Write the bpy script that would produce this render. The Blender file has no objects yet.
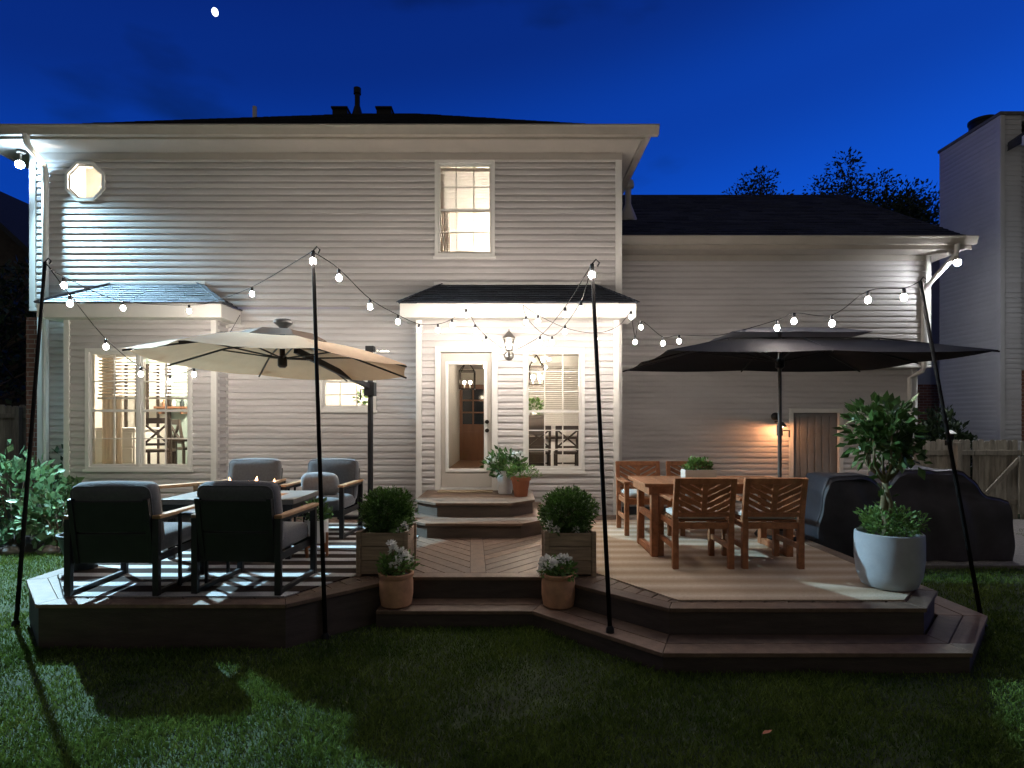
import bpy, math, random
import numpy as np
from mathutils import Vector, Matrix, Euler
random.seed(7)
RNG = np.random.default_rng(7)
scene = bpy.context.scene
COL = scene.collection
PI = math.pi
R = math.radians
F = 570.0            # focal length in pixels
EYE = 1.37           # eye height above the deck surface (z = 0)
HOR = 422.0          # horizon row
YM, YP, YW, YU = 8.87, 8.53, 10.56, 10.22     # planes: main wall, bump-outs, lower wing wall, upper wing wall
GZ = -0.34           # ground


def at(px, py, d):
    return Vector(((px - 512) * d / F, d, EYE + (HOR - py) * d / F))


# ------------------------------------------------------------------ materials
def new_mat(name):
    m = bpy.data.materials.new(name)
    m.use_nodes = True
    nt = m.node_tree
    for n in list(nt.nodes):
        nt.nodes.remove(n)
    return m, nt, nt.nodes, nt.links


def mat(name, col, rough=.6, metal=0., var=.15, vscale=6., bump=0., bscale=60., island=0., stretch=None, sheen=0., spec=.4,
        col2=None, trans=0.):
    m, nt, N, L = new_mat(name)
    out = N.new('ShaderNodeOutputMaterial')
    b = N.new('ShaderNodeBsdfPrincipled')
    b.inputs['Roughness'].default_value = rough
    b.inputs['Metallic'].default_value = metal
    b.inputs['Specular IOR Level'].default_value = spec
    if sheen:
        b.inputs['Sheen Weight'].default_value = sheen
    tc = N.new('ShaderNodeTexCoord')
    vec = tc.outputs['Object']
    if stretch:
        mp = N.new('ShaderNodeMapping')
        mp.inputs['Scale'].default_value = stretch
        L.new(vec, mp.inputs['Vector'])
        vec = mp.outputs['Vector']
    nz = N.new('ShaderNodeTexNoise')
    nz.inputs['Scale'].default_value = vscale
    nz.inputs['Detail'].default_value = 6
    nz.inputs['Roughness'].default_value = .65
    L.new(vec, nz.inputs['Vector'])
    rp = N.new('ShaderNodeValToRGB')
    c2 = col2 if col2 else [min(1, c * (1 + var)) for c in col]
    c1 = [c * (1 - var) for c in col]
    rp.color_ramp.elements[0].position = .3
    rp.color_ramp.elements[1].position = .7
    rp.color_ramp.elements[0].color = (*c1, 1)
    rp.color_ramp.elements[1].color = (*c2, 1)
    L.new(nz.outputs['Fac'], rp.inputs['Fac'])
    c = rp.outputs['Color']
    if island:
        g = N.new('ShaderNodeNewGeometry')
        mr = N.new('ShaderNodeMapRange')
        mr.inputs['To Min'].default_value = 1 - island
        mr.inputs['To Max'].default_value = 1 + island
        L.new(g.outputs['Random Per Island'], mr.inputs['Value'])
        mx = N.new('ShaderNodeVectorMath')
        mx.operation = 'SCALE'
        L.new(c, mx.inputs[0])
        L.new(mr.outputs['Result'], mx.inputs['Scale'])
        c = mx.outputs['Vector']
    L.new(c, b.inputs['Base Color'])
    if bump:
        n2 = N.new('ShaderNodeTexNoise')
        n2.inputs['Scale'].default_value = bscale
        n2.inputs['Detail'].default_value = 5
        L.new(vec, n2.inputs['Vector'])
        bp = N.new('ShaderNodeBump')
        bp.inputs['Strength'].default_value = bump
        bp.inputs['Distance'].default_value = .01
        L.new(n2.outputs['Fac'], bp.inputs['Height'])
        L.new(bp.outputs['Normal'], b.inputs['Normal'])
    sh = b.outputs['BSDF']
    if trans:
        t = N.new('ShaderNodeBsdfTranslucent')
        L.new(c, t.inputs['Color'])
        ms = N.new('ShaderNodeMixShader')
        ms.inputs['Fac'].default_value = trans
        L.new(sh, ms.inputs[1])
        L.new(t.outputs['BSDF'], ms.inputs[2])
        sh = ms.outputs['Shader']
    L.new(sh, out.inputs['Surface'])
    return m


def emit(name, col, strength):
    m, nt, N, L = new_mat(name)
    out = N.new('ShaderNodeOutputMaterial')
    e = N.new('ShaderNodeEmission')
    e.inputs['Color'].default_value = (*col, 1)
    e.inputs['Strength'].default_value = strength
    L.new(e.outputs['Emission'], out.inputs['Surface'])
    return m


def glass_mat(name, tint=(1, 1, 1), ior=1.45):
    m, nt, N, L = new_mat(name)
    out = N.new('ShaderNodeOutputMaterial')
    fr = N.new('ShaderNodeFresnel')
    fr.inputs['IOR'].default_value = ior
    t = N.new('ShaderNodeBsdfTransparent')
    t.inputs['Color'].default_value = (*tint, 1)
    g = N.new('ShaderNodeBsdfGlossy')
    g.inputs['Roughness'].default_value = 0.01
    ms = N.new('ShaderNodeMixShader')
    L.new(fr.outputs['Fac'], ms.inputs['Fac'])
    L.new(t.outputs['BSDF'], ms.inputs[1])
    L.new(g.outputs['BSDF'], ms.inputs[2])
    L.new(ms.outputs['Shader'], out.inputs['Surface'])
    return m


def stripe_mat(name, dark, light, period, duty, soft, bump=.3, weave=160., phase=0.):
    """woven rug: stripes run along X, repeat along Y"""
    m, nt, N, L = new_mat(name)
    out = N.new('ShaderNodeOutputMaterial')
    b = N.new('ShaderNodeBsdfPrincipled')
    b.inputs['Roughness'].default_value = .95
    b.inputs['Specular IOR Level'].default_value = .1
    tc = N.new('ShaderNodeTexCoord')
    nz = N.new('ShaderNodeTexNoise')
    nz.inputs['Scale'].default_value = 3.
    L.new(tc.outputs['Object'], nz.inputs['Vector'])
    sx = N.new('ShaderNodeSeparateXYZ')
    L.new(tc.outputs['Object'], sx.inputs['Vector'])

    def math_(op, a, bb, clamp=False):
        n = N.new('ShaderNodeMath')
        n.operation = op
        n.use_clamp = clamp
        for i, v in enumerate((a, bb)):
            if v is None:
                continue
            if isinstance(v, (int, float)):
                n.inputs[i].default_value = v
            else:
                L.new(v, n.inputs[i])
        return n.outputs['Value']
    wob = math_('MULTIPLY', math_('SUBTRACT', nz.outputs['Fac'], .5), .03)
    y = math_('ADD', math_('ADD', sx.outputs['Y'], wob), 50. + phase)
    fr = math_('FRACT', math_('DIVIDE', y, period), None)
    tri = math_('ABSOLUTE', math_('SUBTRACT', fr, .5), None)      # 0 centre .. .5
    fac = math_('DIVIDE', math_('SUBTRACT', duty / 2 + soft / 2, tri), soft, True)
    fine = N.new('ShaderNodeTexNoise')
    fine.inputs['Scale'].default_value = 90.
    fine.inputs['Detail'].default_value = 3
    L.new(tc.outputs['Object'], fine.inputs['Vector'])
    mx = N.new('ShaderNodeMix')
    mx.data_type = 'RGBA'
    L.new(fac, mx.inputs['Factor'])
    mx.inputs['A'].default_value = (*dark, 1)
    mx.inputs['B'].default_value = (*light, 1)
    sc = N.new('ShaderNodeVectorMath')
    sc.operation = 'SCALE'
    L.new(mx.outputs['Result'], sc.inputs[0])
    L.new(math_('ADD', math_('MULTIPLY', fine.outputs['Fac'], .9), .55), sc.inputs['Scale'])
    L.new(sc.outputs['Vector'], b.inputs['Base Color'])
    wv = N.new('ShaderNodeTexChecker')
    wv.inputs['Scale'].default_value = weave
    L.new(tc.outputs['Object'], wv.inputs['Vector'])
    bp = N.new('ShaderNodeBump')
    bp.inputs['Strength'].default_value = bump
    bp.inputs['Distance'].default_value = .004
    L.new(fine.outputs['Fac'], bp.inputs['Height'])
    L.new(bp.outputs['Normal'], b.inputs['Normal'])
    L.new(b.outputs['BSDF'], out.inputs['Surface'])
    return m


def brick_mat(name):
    m, nt, N, L = new_mat(name)
    out = N.new('ShaderNodeOutputMaterial')
    b = N.new('ShaderNodeBsdfPrincipled')
    b.inputs['Roughness'].default_value = .9
    tc = N.new('ShaderNodeTexCoord')
    mp = N.new('ShaderNodeMapping')
    mp.inputs['Rotation'].default_value = (R(90), 0, 0)
    L.new(tc.outputs['Object'], mp.inputs['Vector'])
    br = N.new('ShaderNodeTexBrick')
    br.inputs['Color1'].default_value = (.16, .06, .04, 1)
    br.inputs['Color2'].default_value = (.24, .1, .07, 1)
    br.inputs['Mortar'].default_value = (.3, .27, .24, 1)
    br.inputs['Scale'].default_value = 1.
    br.inputs['Brick Width'].default_value = .21
    br.inputs['Row Height'].default_value = .075
    br.inputs['Mortar Size'].default_value = .006
    L.new(mp.outputs['Vector'], br.inputs['Vector'])
    L.new(br.outputs['Color'], b.inputs['Base Color'])
    L.new(b.outputs['BSDF'], out.inputs['Surface'])
    return m


M = {}
M['siding'] = mat('vinyl_siding', (.515, .488, .475), .7, var=.10, vscale=1.6, bump=.15, bscale=25, island=.025, stretch=(.4, 1, 1.6), spec=.12)
M['trim'] = mat('white_trim', (.68, .66, .62), .5, var=.05, vscale=3)
M['gutter'] = mat('gutter_paint', (.40, .36, .31), .45, var=.08, vscale=2)
M['soffit'] = mat('soffit_paint', (.42, .38, .34), .6, var=.06, vscale=2)
M['shingle'] = mat('asphalt_shingle', (.042, .045, .055), .92, var=.3, vscale=30, bump=.6, bscale=200, island=.3, spec=.2)
M['shingle_grey'] = mat('grey_shingle', (.085, .088, .10), .92, var=.3, vscale=30, bump=.6, bscale=200, island=.25, spec=.2)
M['foundation'] = mat('foundation', (.12, .12, .13), .9, var=.3, vscale=8, bump=.4)
M['plaster'] = mat('interior_paint', (.72, .68, .6), .7, var=.03)
M['plaster_white'] = mat('interior_white', (.8, .79, .77), .7, var=.03)
M['teal'] = mat('teal_paint', (.33, .42, .38), .7, var=.04)
M['ceil'] = mat('interior_ceiling', (.78, .76, .72), .8, var=.02)
M['wood_floor'] = mat('interior_floor', (.2, .11, .07), .4, var=.25, vscale=3, stretch=(8, 1, 1))
M['glass'] = glass_mat('window_glass')
M['bulb_glass'] = glass_mat('lamp_glass')
M['frame'] = mat('window_vinyl', (.72, .70, .66), .4, var=.03)
M['door'] = mat('door_paint', (.46, .42, .37), .45, var=.04)
M['bronze'] = mat('dark_bronze', (.03, .025, .02), .35, metal=.8, var=.2)
M['chrome'] = mat('brushed_nickel', (.22, .21, .20), .35, metal=.85, var=.1)
M['blind'] = mat('blind_slat', (.9, .88, .85), .5, var=.02, trans=.5)
M['curtain'] = mat('curtain_linen', (.62, .53, .43), .9, var=.12, vscale=4, stretch=(10, 10, .5), trans=.45)
M['deckwood'] = mat('composite_deck', (.145, .094, .064), .6, var=.28, vscale=4, bump=.25, bscale=40, island=.34, stretch=(3, 3, 3))
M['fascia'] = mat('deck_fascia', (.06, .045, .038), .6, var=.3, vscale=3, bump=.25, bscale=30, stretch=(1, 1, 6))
M['deckdark'] = mat('deck_underside', (.02, .018, .016), .9)
M['planterwood'] = mat('weathered_planter_wood', (.33, .245, .17), .75, var=.35, vscale=4, bump=.35, bscale=30, island=.25, stretch=(1, 1, 9))
M['terra'] = mat('terracotta', (.48, .26, .155), .85, var=.22, vscale=9, bump=.2, bscale=60)
M['terra2'] = mat('red_clay', (.33, .12, .06), .8, var=.12, vscale=9, bump=.15)
M['acacia'] = mat('acacia_wood', (.31, .125, .055), .45, var=.35, vscale=5, bump=.15, bscale=30, island=.2, stretch=(3, 3, 3))
M['teak'] = mat('teak_arm', (.36, .21, .11), .5, var=.25, vscale=6, stretch=(8, 1, 8))
M['charcoal'] = mat('charcoal_metal', (.022, .022, .024), .45, metal=.3, var=.2)
M['black'] = mat('black_metal', (.012, .012, .013), .45, metal=.5, var=.2)
M['cushion'] = mat('grey_cushion_fabric', (.095, .096, .105), .95, var=.15, vscale=40, bump=.35, bscale=350, sheen=.3, spec=.15)
M['pillow'] = mat('pillow_fabric', (.2, .21, .23), .95, var=.15, vscale=40, bump=.35, bscale=350, sheen=.3, spec=.15)
M['seatpad'] = mat('seat_pad_fabric', (.55, .52, .48), .95, var=.1, vscale=40, bump=.3, bscale=300, spec=.15)
M['beige'] = mat('beige_canopy_fabric', (.55, .375, .235), .9, var=.05, vscale=5, bump=.1, bscale=300, trans=.12, spec=.15)
M['blackcanopy'] = mat('black_canopy_fabric', (.013, .012, .014), .8, var=.2, vscale=3, bump=.1, bscale=300, trans=.05, spec=.2)
M['litcanopy'] = mat('bulb_lit_vent_fabric', (.20, .19, .20), .85, var=.08, vscale=3, trans=.2, spec=.2)  # vent of the black umbrella, bulb light on it painted in as grey
M['darkbronze'] = mat('bronze_pole', (.05, .045, .042), .4, metal=.6, var=.15)
M['greypole'] = mat('grey_pole', (.12, .115, .11), .4, metal=.6, var=.15)
M['cover'] = mat('vinyl_cover', (.022, .022, .03), .55, var=.35, vscale=4, bump=.35, bscale=7)
M['cover2'] = mat('plum_vinyl_cover', (.038, .033, .042), .5, var=.3, vscale=4, bump=.35, bscale=7)
M['whitepot'] = mat('white_concrete', (.36, .37, .39), .7, var=.12, vscale=5, bump=.12, bscale=50)
M['whiteceramic'] = mat('white_ceramic', (.72, .71, .68), .35, var=.04)
M['darkpot'] = mat('dark_glazed_pot', (.03, .04, .042), .4, var=.25, vscale=6)
M['soil'] = mat('potting_soil', (.03, .022, .016), .95, var=.4, vscale=50, bump=.8, bscale=90)
M['box'] = mat('boxwood_leaf', (.07, .15, .028), .5, var=.3, vscale=12, island=.5, trans=.2)
M['leaf'] = mat('broad_leaf', (.065, .14, .035), .4, var=.3, vscale=8, island=.45, trans=.25)
M['leaf_pale'] = mat('pale_leaf', (.13, .24, .06), .5, var=.3, vscale=8, island=.45, trans=.25)
M['leaf_dark'] = mat('dark_leaf', (.028, .05, .02), .5, var=.3, vscale=8, island=.5, trans=.15)
M['citrus'] = mat('glossy_leaf', (.055, .11, .028), .35, var=.3, vscale=8, island=.5, trans=.2)
M['nightleaf'] = mat('tree_leaf', (.03, .05, .02), .6, var=.3, island=.5, trans=.1)
M['bark'] = mat('bark', (.12, .085, .055), .9, var=.35, vscale=12, bump=.6, bscale=40)
M['stem'] = mat('green_stem', (.14, .12, .06), .7, var=.3, vscale=12)
M['petal'] = mat('white_petal', (.88, .87, .83), .6, var=.06, island=.12, trans=.25)
M['fence'] = mat('fence_wood', (.3, .27, .22), .9, var=.35, vscale=3, bump=.5, bscale=25, island=.25, stretch=(6, 6, 1))
M['nsiding'] = mat('neighbour_siding', (.5, .5, .52), .6, var=.06, vscale=1.5, island=.02)
M['nsiding_dull'] = mat('neighbour_stucco', (.36, .37, .41), .8, var=.12, vscale=2, bump=.2)
M['brick'] = brick_mat('red_brick')
M['lawn'] = mat('lawn_soil', (.028, .045, .014), .95, var=.5, vscale=5, bump=.6, bscale=60)
M['grass'] = mat('grass_blade', (.085, .16, .028), .85, var=.4, vscale=2.2, island=.5, trans=.2, col2=(.15, .21, .045), spec=.12)
M['mulch'] = mat('bark_mulch', (.04, .03, .025), .95, var=.5, vscale=25, bump=1., bscale=40)
M['gravel'] = mat('pea_gravel', (.25, .23, .21), .9, var=.5, vscale=70, bump=1., bscale=80)
M['stone'] = mat('edging_stone', (.12, .11, .1), .9, var=.35, vscale=8, bump=.6, bscale=20, island=.3)
M['darkwood'] = mat('dark_stained_wood', (.035, .024, .018), .4, var=.25, vscale=6)
M['warmwood'] = mat('warm_wood', (.2, .095, .05), .45, var=.25, vscale=4, stretch=(1, 1, .2))
M['cabinet'] = mat('white_cabinet', (.7, .68, .62), .4, var=.03)
M['darkglass'] = mat('dark_glass', (.01, .014, .02), .08, var=.1, spec=.6)
M['rug_l'] = stripe_mat('striped_rug', (.032, .022, .018), (.46, .46, .46), .285, .40, .06)
M['rug_r'] = stripe_mat('tan_rug', (.37, .275, .19), (.54, .45, .35), .27, .42, .45)
M['mat'] = mat('coir_mat', (.3, .22, .14), .95, var=.2, vscale=60, bump=.5, bscale=200)
M['firetop'] = mat('fire_table_top', (.13, .12, .11), .5, var=.2, vscale=5, stretch=(1, 8, 1))
M['palewood'] = mat('whitewashed_wood', (.5, .46, .4), .8, var=.15, vscale=4, stretch=(1, 1, 6))
M['ventbrown'] = mat('brown_vent_fabric', (.24, .18, .14), .9, var=.08, trans=.2, spec=.15)
M['darkwall'] = mat('dark_brick_wall', (.06, .05, .045), .9, var=.3)
# lamp powers (watts) and exposure
P_BULB, P_ROOM, P_SMALL, P_SCONCE, P_PEND = 8.6, 420., 22., 4., 90.
P_FLOOD, P_FLOOD2, P_ORANGE = 45., 70., 20.
SKY, EXPOSURE = 1.05, .27
M['hydrangea'] = mat('hydrangea_leaf', (.11, .19, .085), .45, var=.3, vscale=8, island=.45, trans=.25)
M['utility_door'] = mat('utility_door_paint', (.2, .2, .2), .6, var=.12, vscale=4)
M['polepaint'] = mat('matte_black_paint', (.012, .011, .011), .9, var=.3, vscale=9, spec=.06)
# ------------------------------------------------------------------ mesh helpers
def clip_poly(poly, p, n):
    """keep the side (q-p).n >= 0 of a 2-D polygon"""
    out = []
    for i in range(len(poly)):
        a, b = poly[i], poly[(i + 1) % len(poly)]
        da = (a[0] - p[0]) * n[0] + (a[1] - p[1]) * n[1]
        db = (b[0] - p[0]) * n[0] + (b[1] - p[1]) * n[1]
        if da >= 0:
            out.append(a)
        if (da >= 0) != (db >= 0):
            t = da / (da - db)
            out.append((a[0] + (b[0] - a[0]) * t, a[1] + (b[1] - a[1]) * t))
    return out


def strips(poly, direction, pitch, gap, phase=0.):
    """cut a convex polygon into parallel boards"""
    l = math.hypot(*direction)
    dx, dy = direction[0] / l, direction[1] / l
    n = (-dy, dx)
    vals = [q[0] * n[0] + q[1] * n[1] for q in poly]
    k0 = math.floor((min(vals) - phase) / pitch)
    k1 = math.ceil((max(vals) - phase) / pitch)
    res = []
    for k in range(k0, k1):
        lo, hi = phase + k * pitch + gap / 2, phase + (k + 1) * pitch - gap / 2
        q = clip_poly(poly, (n[0] * lo, n[1] * lo), n)
        if len(q) > 2:
            q = clip_poly(q, (n[0] * hi, n[1] * hi), (-n[0], -n[1]))
        if len(q) > 2:
            res.append(q)
    return res


class MB:
    def __init__(s):
        s.v, s.f = [], []

    def add(s, vs, fs):
        o = len(s.v)
        s.v += [tuple(v) for v in vs]
        s.f += [tuple(i + o for i in f) for f in fs]
        return s

    def box(s, x0, x1, y0, y1, z0, z1, T=None):
        vs = [Vector(p) for p in ((x0, y0, z0), (x1, y0, z0), (x1, y1, z0), (x0, y1, z0),
                                  (x0, y0, z1), (x1, y0, z1), (x1, y1, z1), (x0, y1, z1))]
        if T:
            vs = [T @ v for v in vs]
        return s.add(vs, [(3, 2, 1, 0), (4, 5, 6, 7), (0, 1, 5, 4), (1, 2, 6, 5), (2, 3, 7, 6), (3, 0, 4, 7)])

    def bar(s, a, b, w, h, up=(0, 0, 1)):
        a, b = Vector(a), Vector(b)
        d = (b - a).normalized()
        u = d.cross(Vector(up))
        if u.length < 1e-4:
            u = d.cross(Vector((0, 1, 0)))
        u.normalize()
        w2 = u.cross(d).normalized()
        vs = []
        for p in (a, b):
            for su, sv in ((-1, -1), (1, -1), (1, 1), (-1, 1)):
                vs.append(p + u * su * w / 2 + w2 * sv * h / 2)
        return s.add(vs, [(3, 2, 1, 0), (4, 5, 6, 7), (0, 1, 5, 4), (1, 2, 6, 5), (2, 3, 7, 6), (3, 0, 4, 7)])

    def tube(s, pts, r, n=8, cap=True):
        pts = [Vector(p) for p in pts]
        rs = r if isinstance(r, (list, tuple)) else [r] * len(pts)
        vs, fs = [], []
        ref = None
        for i, p in enumerate(pts):
            d = (pts[min(i + 1, len(pts) - 1)] - pts[max(i - 1, 0)]).normalized()
            if ref is None:
                ref = Vector((0, 0, 1)) if abs(d.z) < .9 else Vector((1, 0, 0))
            u = d.cross(ref).normalized()
            w = u.cross(d).normalized()
            ref = w
            for k in range(n):
                a = 2 * PI * k / n
                vs.append(p + (u * math.cos(a) + w * math.sin(a)) * rs[i])
        for i in range(len(pts) - 1):
            for k in range(n):
                k2 = (k + 1) % n
                fs.append((i * n + k, i * n + k2, (i + 1) * n + k2, (i + 1) * n + k))
        if cap:
            fs.append(tuple(range(n - 1, -1, -1)))
            fs.append(tuple((len(pts) - 1) * n + k for k in range(n)))
        return s.add(vs, fs)

    def lathe(s, prof, c=(0, 0, 0), n=32, cap=True):
        vs, fs = [], []
        for r, z in prof:
            for k in range(n):
                a = 2 * PI * k / n
                vs.append((c[0] + r * math.cos(a), c[1] + r * math.sin(a), c[2] + z))
        for i in range(len(prof) - 1):
            for k in range(n):
                k2 = (k + 1) % n
                fs.append((i * n + k, i * n + k2, (i + 1) * n + k2, (i + 1) * n + k))
        if cap:
            fs.append(tuple(range(n - 1, -1, -1)))
            fs.append(tuple((len(prof) - 1) * n + k for k in range(n)))
        return s.add(vs, fs)

    def prism(s, poly, z0, z1, T=None):
        n = len(poly)
        ar = sum(poly[i][0] * poly[(i + 1) % n][1] - poly[(i + 1) % n][0] * poly[i][1] for i in range(n))
        if ar < 0:
            poly = poly[::-1]
        vs = [Vector((p[0], p[1], z0)) for p in poly] + [Vector((p[0], p[1], z1)) for p in poly]
        if T:
            vs = [T @ v for v in vs]
        fs = [tuple(range(n - 1, -1, -1)), tuple(range(n, 2 * n))]
        for i in range(n):
            j = (i + 1) % n
            fs.append((i, j, n + j, n + i))
        return s.add(vs, fs)

    def loft(s, rings, cap=True):
        n = len(rings[0])
        vs = [p for r in rings for p in r]
        fs = []
        for i in range(len(rings) - 1):
            for k in range(n):
                k2 = (k + 1) % n
                fs.append((i * n + k, i * n + k2, (i + 1) * n + k2, (i + 1) * n + k))
        if cap:
            fs.append(tuple(range(n - 1, -1, -1)))
            fs.append(tuple((len(rings) - 1) * n + k for k in range(n)))
        return s.add(vs, fs)

    def ico(s, c, r, sub=1, sq=(1, 1, 1)):
        t = (1 + 5 ** .5) / 2
        vs = [Vector(p).normalized() for p in ((-1, t, 0), (1, t, 0), (-1, -t, 0), (1, -t, 0), (0, -1, t), (0, 1, t),
                                               (0, -1, -t), (0, 1, -t), (t, 0, -1), (t, 0, 1), (-t, 0, -1), (-t, 0, 1))]
        fs = [(0, 11, 5), (0, 5, 1), (0, 1, 7), (0, 7, 10), (0, 10, 11), (1, 5, 9), (5, 11, 4), (11, 10, 2), (10, 7, 6), (7, 1, 8),
              (3, 9, 4), (3, 4, 2), (3, 2, 6), (3, 6, 8), (3, 8, 9), (4, 9, 5), (2, 4, 11), (6, 2, 10), (8, 6, 7), (9, 8, 1)]
        for _ in range(sub):
            cache, nf = {}, []

            def mid(a, b):
                k = (min(a, b), max(a, b))
                if k not in cache:
                    vs.append(((vs[a] + vs[b]) / 2).normalized())
                    cache[k] = len(vs) - 1
                return cache[k]
            for a, b, c_ in fs:
                ab, bc, ca = mid(a, b), mid(b, c_), mid(c_, a)
                nf += [(a, ab, ca), (b, bc, ab), (c_, ca, bc), (ab, bc, ca)]
            fs = nf
        return s.add([(c[0] + v.x * r * sq[0], c[1] + v.y * r * sq[1], c[2] + v.z * r * sq[2]) for v in vs], fs)

    def cushion(s, sx, sy, sz, c, r, puff=.015, T=None, n=(10, 10, 4)):
        """rounded, slightly puffed box centred on c"""
        h = Vector((sx / 2, sy / 2, sz / 2))
        seen, vs, fs = {}, [], []

        def vert(p):
            k = tuple(round(x, 5) for x in p)
            if k not in seen:
                q = Vector(p)
                inner = Vector([max(-(h[i] - r), min(h[i] - r, q[i])) for i in range(3)])
                o = q - inner
                if o.length > 1e-6:
                    q = inner + o.normalized() * r
                u = [q[i] / h[i] for i in range(3)]
                for i in range(3):
                    j, k2 = (i + 1) % 3, (i + 2) % 3
                    q[i] += u[i] * puff * max(0, 1 - u[j] ** 2) * max(0, 1 - u[k2] ** 2)
                q += Vector(c)
                if T:
                    q = T @ q
                seen[k] = len(vs)
                vs.append(q)
            return seen[k]

        def g(i, a):
            # denser near the edges
            t = a * 2 - 1
            return h[i] * math.copysign(abs(t) ** .7, t)
        for ax in range(3):
            i, j = (ax + 1) % 3, (ax + 2) % 3
            for sg in (-1, 1):
                for a in range(n[i]):
                    for b in range(n[j]):
                        quad = []
                        for da, db in ((0, 0), (1, 0), (1, 1), (0, 1)):
                            p = [0, 0, 0]
                            p[ax] = sg * h[ax]
                            p[i] = g(i, (a + da) / n[i])
                            p[j] = g(j, (b + db) / n[j])
                            quad.append(vert(p))
                        fs.append(tuple(quad if sg > 0 else quad[::-1]))
        return s.add(vs, fs)

    def leaf(s, c, d, up, l, w):
        """a folded pointed leaf: two quads"""
        d, up = Vector(d).normalized(), Vector(up)
        sd = d.cross(up)
        if sd.length < 1e-4:
            sd = Vector((1, 0, 0))
        sd.normalize()
        n = sd.cross(d).normalized()
        c = Vector(c)
        a, m, t = c, c + d * l * .45 - n * w * .1, c + d * l
        p, q = m + sd * w / 2 + n * w * .16, m - sd * w / 2 + n * w * .16
        return s.add([a, p, t, m, q], [(0, 1, 2, 3), (0, 3, 2, 4)])

    def build(s, name, m, parent=None, smooth=False, bevel=0., solid=0., loc=None, rot=None, auto=False):
        me = bpy.data.meshes.new(name)
        me.from_pydata(s.v, [], s.f)
        me.materials.append(m)
        if smooth or auto:
            me.polygons.foreach_set('use_smooth', [True] * len(me.polygons))
            if auto:
                me.set_sharp_from_angle(angle=R(40))
        me.update()
        o = bpy.data.objects.new(name, me)
        COL.objects.link(o)
        if parent:
            o.parent = parent
        if loc:
            o.location = loc
        if rot:
            o.rotation_euler = rot
        if bevel:
            b = o.modifiers.new('bevel', 'BEVEL')
            b.width = bevel
            b.segments = 2
            b.limit_method = 'ANGLE'
        if solid:
            b = o.modifiers.new('solid', 'SOLIDIFY')
            b.thickness = solid
        return o


def tag(o, label=None, cat=None, group=None, kind=None):
    if label:
        o['label'] = label
    if cat:
        o['category'] = cat
    if group:
        o['group'] = group
    if kind:
        o['kind'] = kind
    return o


def thing(name, label, cat, loc=(0, 0, 0), rz=0., group=None):
    o = bpy.data.objects.new(name, None)
    COL.objects.link(o)
    o.location = loc
    o.rotation_euler = (0, 0, rz)
    o.empty_display_size = .1
    return tag(o, label, cat, group)


def kids(o):
    return [c for c in bpy.data.objects if c.parent == o]


def dup(root, loc, rz=0., label=None, group=None):
    r = root.copy()
    COL.objects.link(r)
    r.location = loc
    r.rotation_euler = (0, 0, rz)
    if label:
        r['label'] = label
    if group:
        r['group'] = group
    for ch in kids(root):
        c = ch.copy()
        COL.objects.link(c)
        c.parent = r
        for g in kids(ch):
            d = g.copy()
            COL.objects.link(d)
            d.parent = c
    return r


SID = random.Random(99)


def lap(mb, origin, u, n, length, z0, z1, holes=(), pitch=.1016, proud=.026, zref=0.):
    """lapped siding on a vertical plane: u runs along the wall, n points outward"""
    origin, u, n = Vector(origin), Vector(u), Vector(n)
    k = math.floor((z0 - zref) / pitch)
    while zref + k * pitch < z1 - 1e-6:
        a, b = zref + k * pitch, zref + (k + 1) * pitch
        cuts = {max(a, z0), min(b, z1)}
        wav = SID.uniform(0, .0022)
        joints, j_ = [], SID.uniform(.4, 3.6)
        while j_ < length:
            joints.append(j_)
            j_ += 3.66
        for h in holes:
            for z in (h[2], h[3]):
                if max(a, z0) < z < min(b, z1):
                    cuts.add(z)
        cuts = sorted(cuts)
        for c0, c1 in zip(cuts, cuts[1:]):
            if c1 - c0 < 1e-5:
                continue
            mid = (c0 + c1) / 2
            spans = [(0., length)]
            for h in holes:
                if h[2] < mid < h[3]:
                    ns = []
                    for s0, s1 in spans:
                        if h[1] <= s0 or h[0] >= s1:
                            ns.append((s0, s1))
                        else:
                            if h[0] > s0:
                                ns.append((s0, h[0]))
                            if h[1] < s1:
                                ns.append((h[1], s1))
                    spans = ns

            def off(z):
                t = (z - a) / pitch
                return proud * (1 - .12 * t if t < .5 else max(.03, .94 - (t - .5) * 1.82)) + .001
            zs = [c0] + [z for z in (a + pitch * .5, a + pitch * .75) if c0 < z < c1] + [c1]
            cut = []
            for s0, s1 in spans:
                for j in joints:
                    if s0 + .25 < j < s1 - .25:
                        cut.append((s0, j, False))
                        s0 = j
                cut.append((s0, s1, True))
            for pi, (s0, s1, _) in enumerate(cut):
                e_ = wav + (.0012 if pi % 2 else 0)
                vs = []
                for z in zs:
                    for s in (s0, s1):
                        q = origin + u * s + n * (off(z) + e_)
                        vs.append(Vector((q.x, q.y, z)))
                fs = [(2 * i, 2 * i + 1, 2 * i + 3, 2 * i + 2) for i in range(len(zs) - 1)]
                if c0 <= a + 1e-6:
                    e = [origin + u * s0, origin + u * s1]
                    k4 = len(vs)
                    vs += [Vector((e[0].x, e[0].y, c0 - .004)), Vector((e[1].x, e[1].y, c0 - .004))]
                    fs.append((k4, k4 + 1, 1, 0))
                mb.add(vs, fs)
        k += 1


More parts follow.
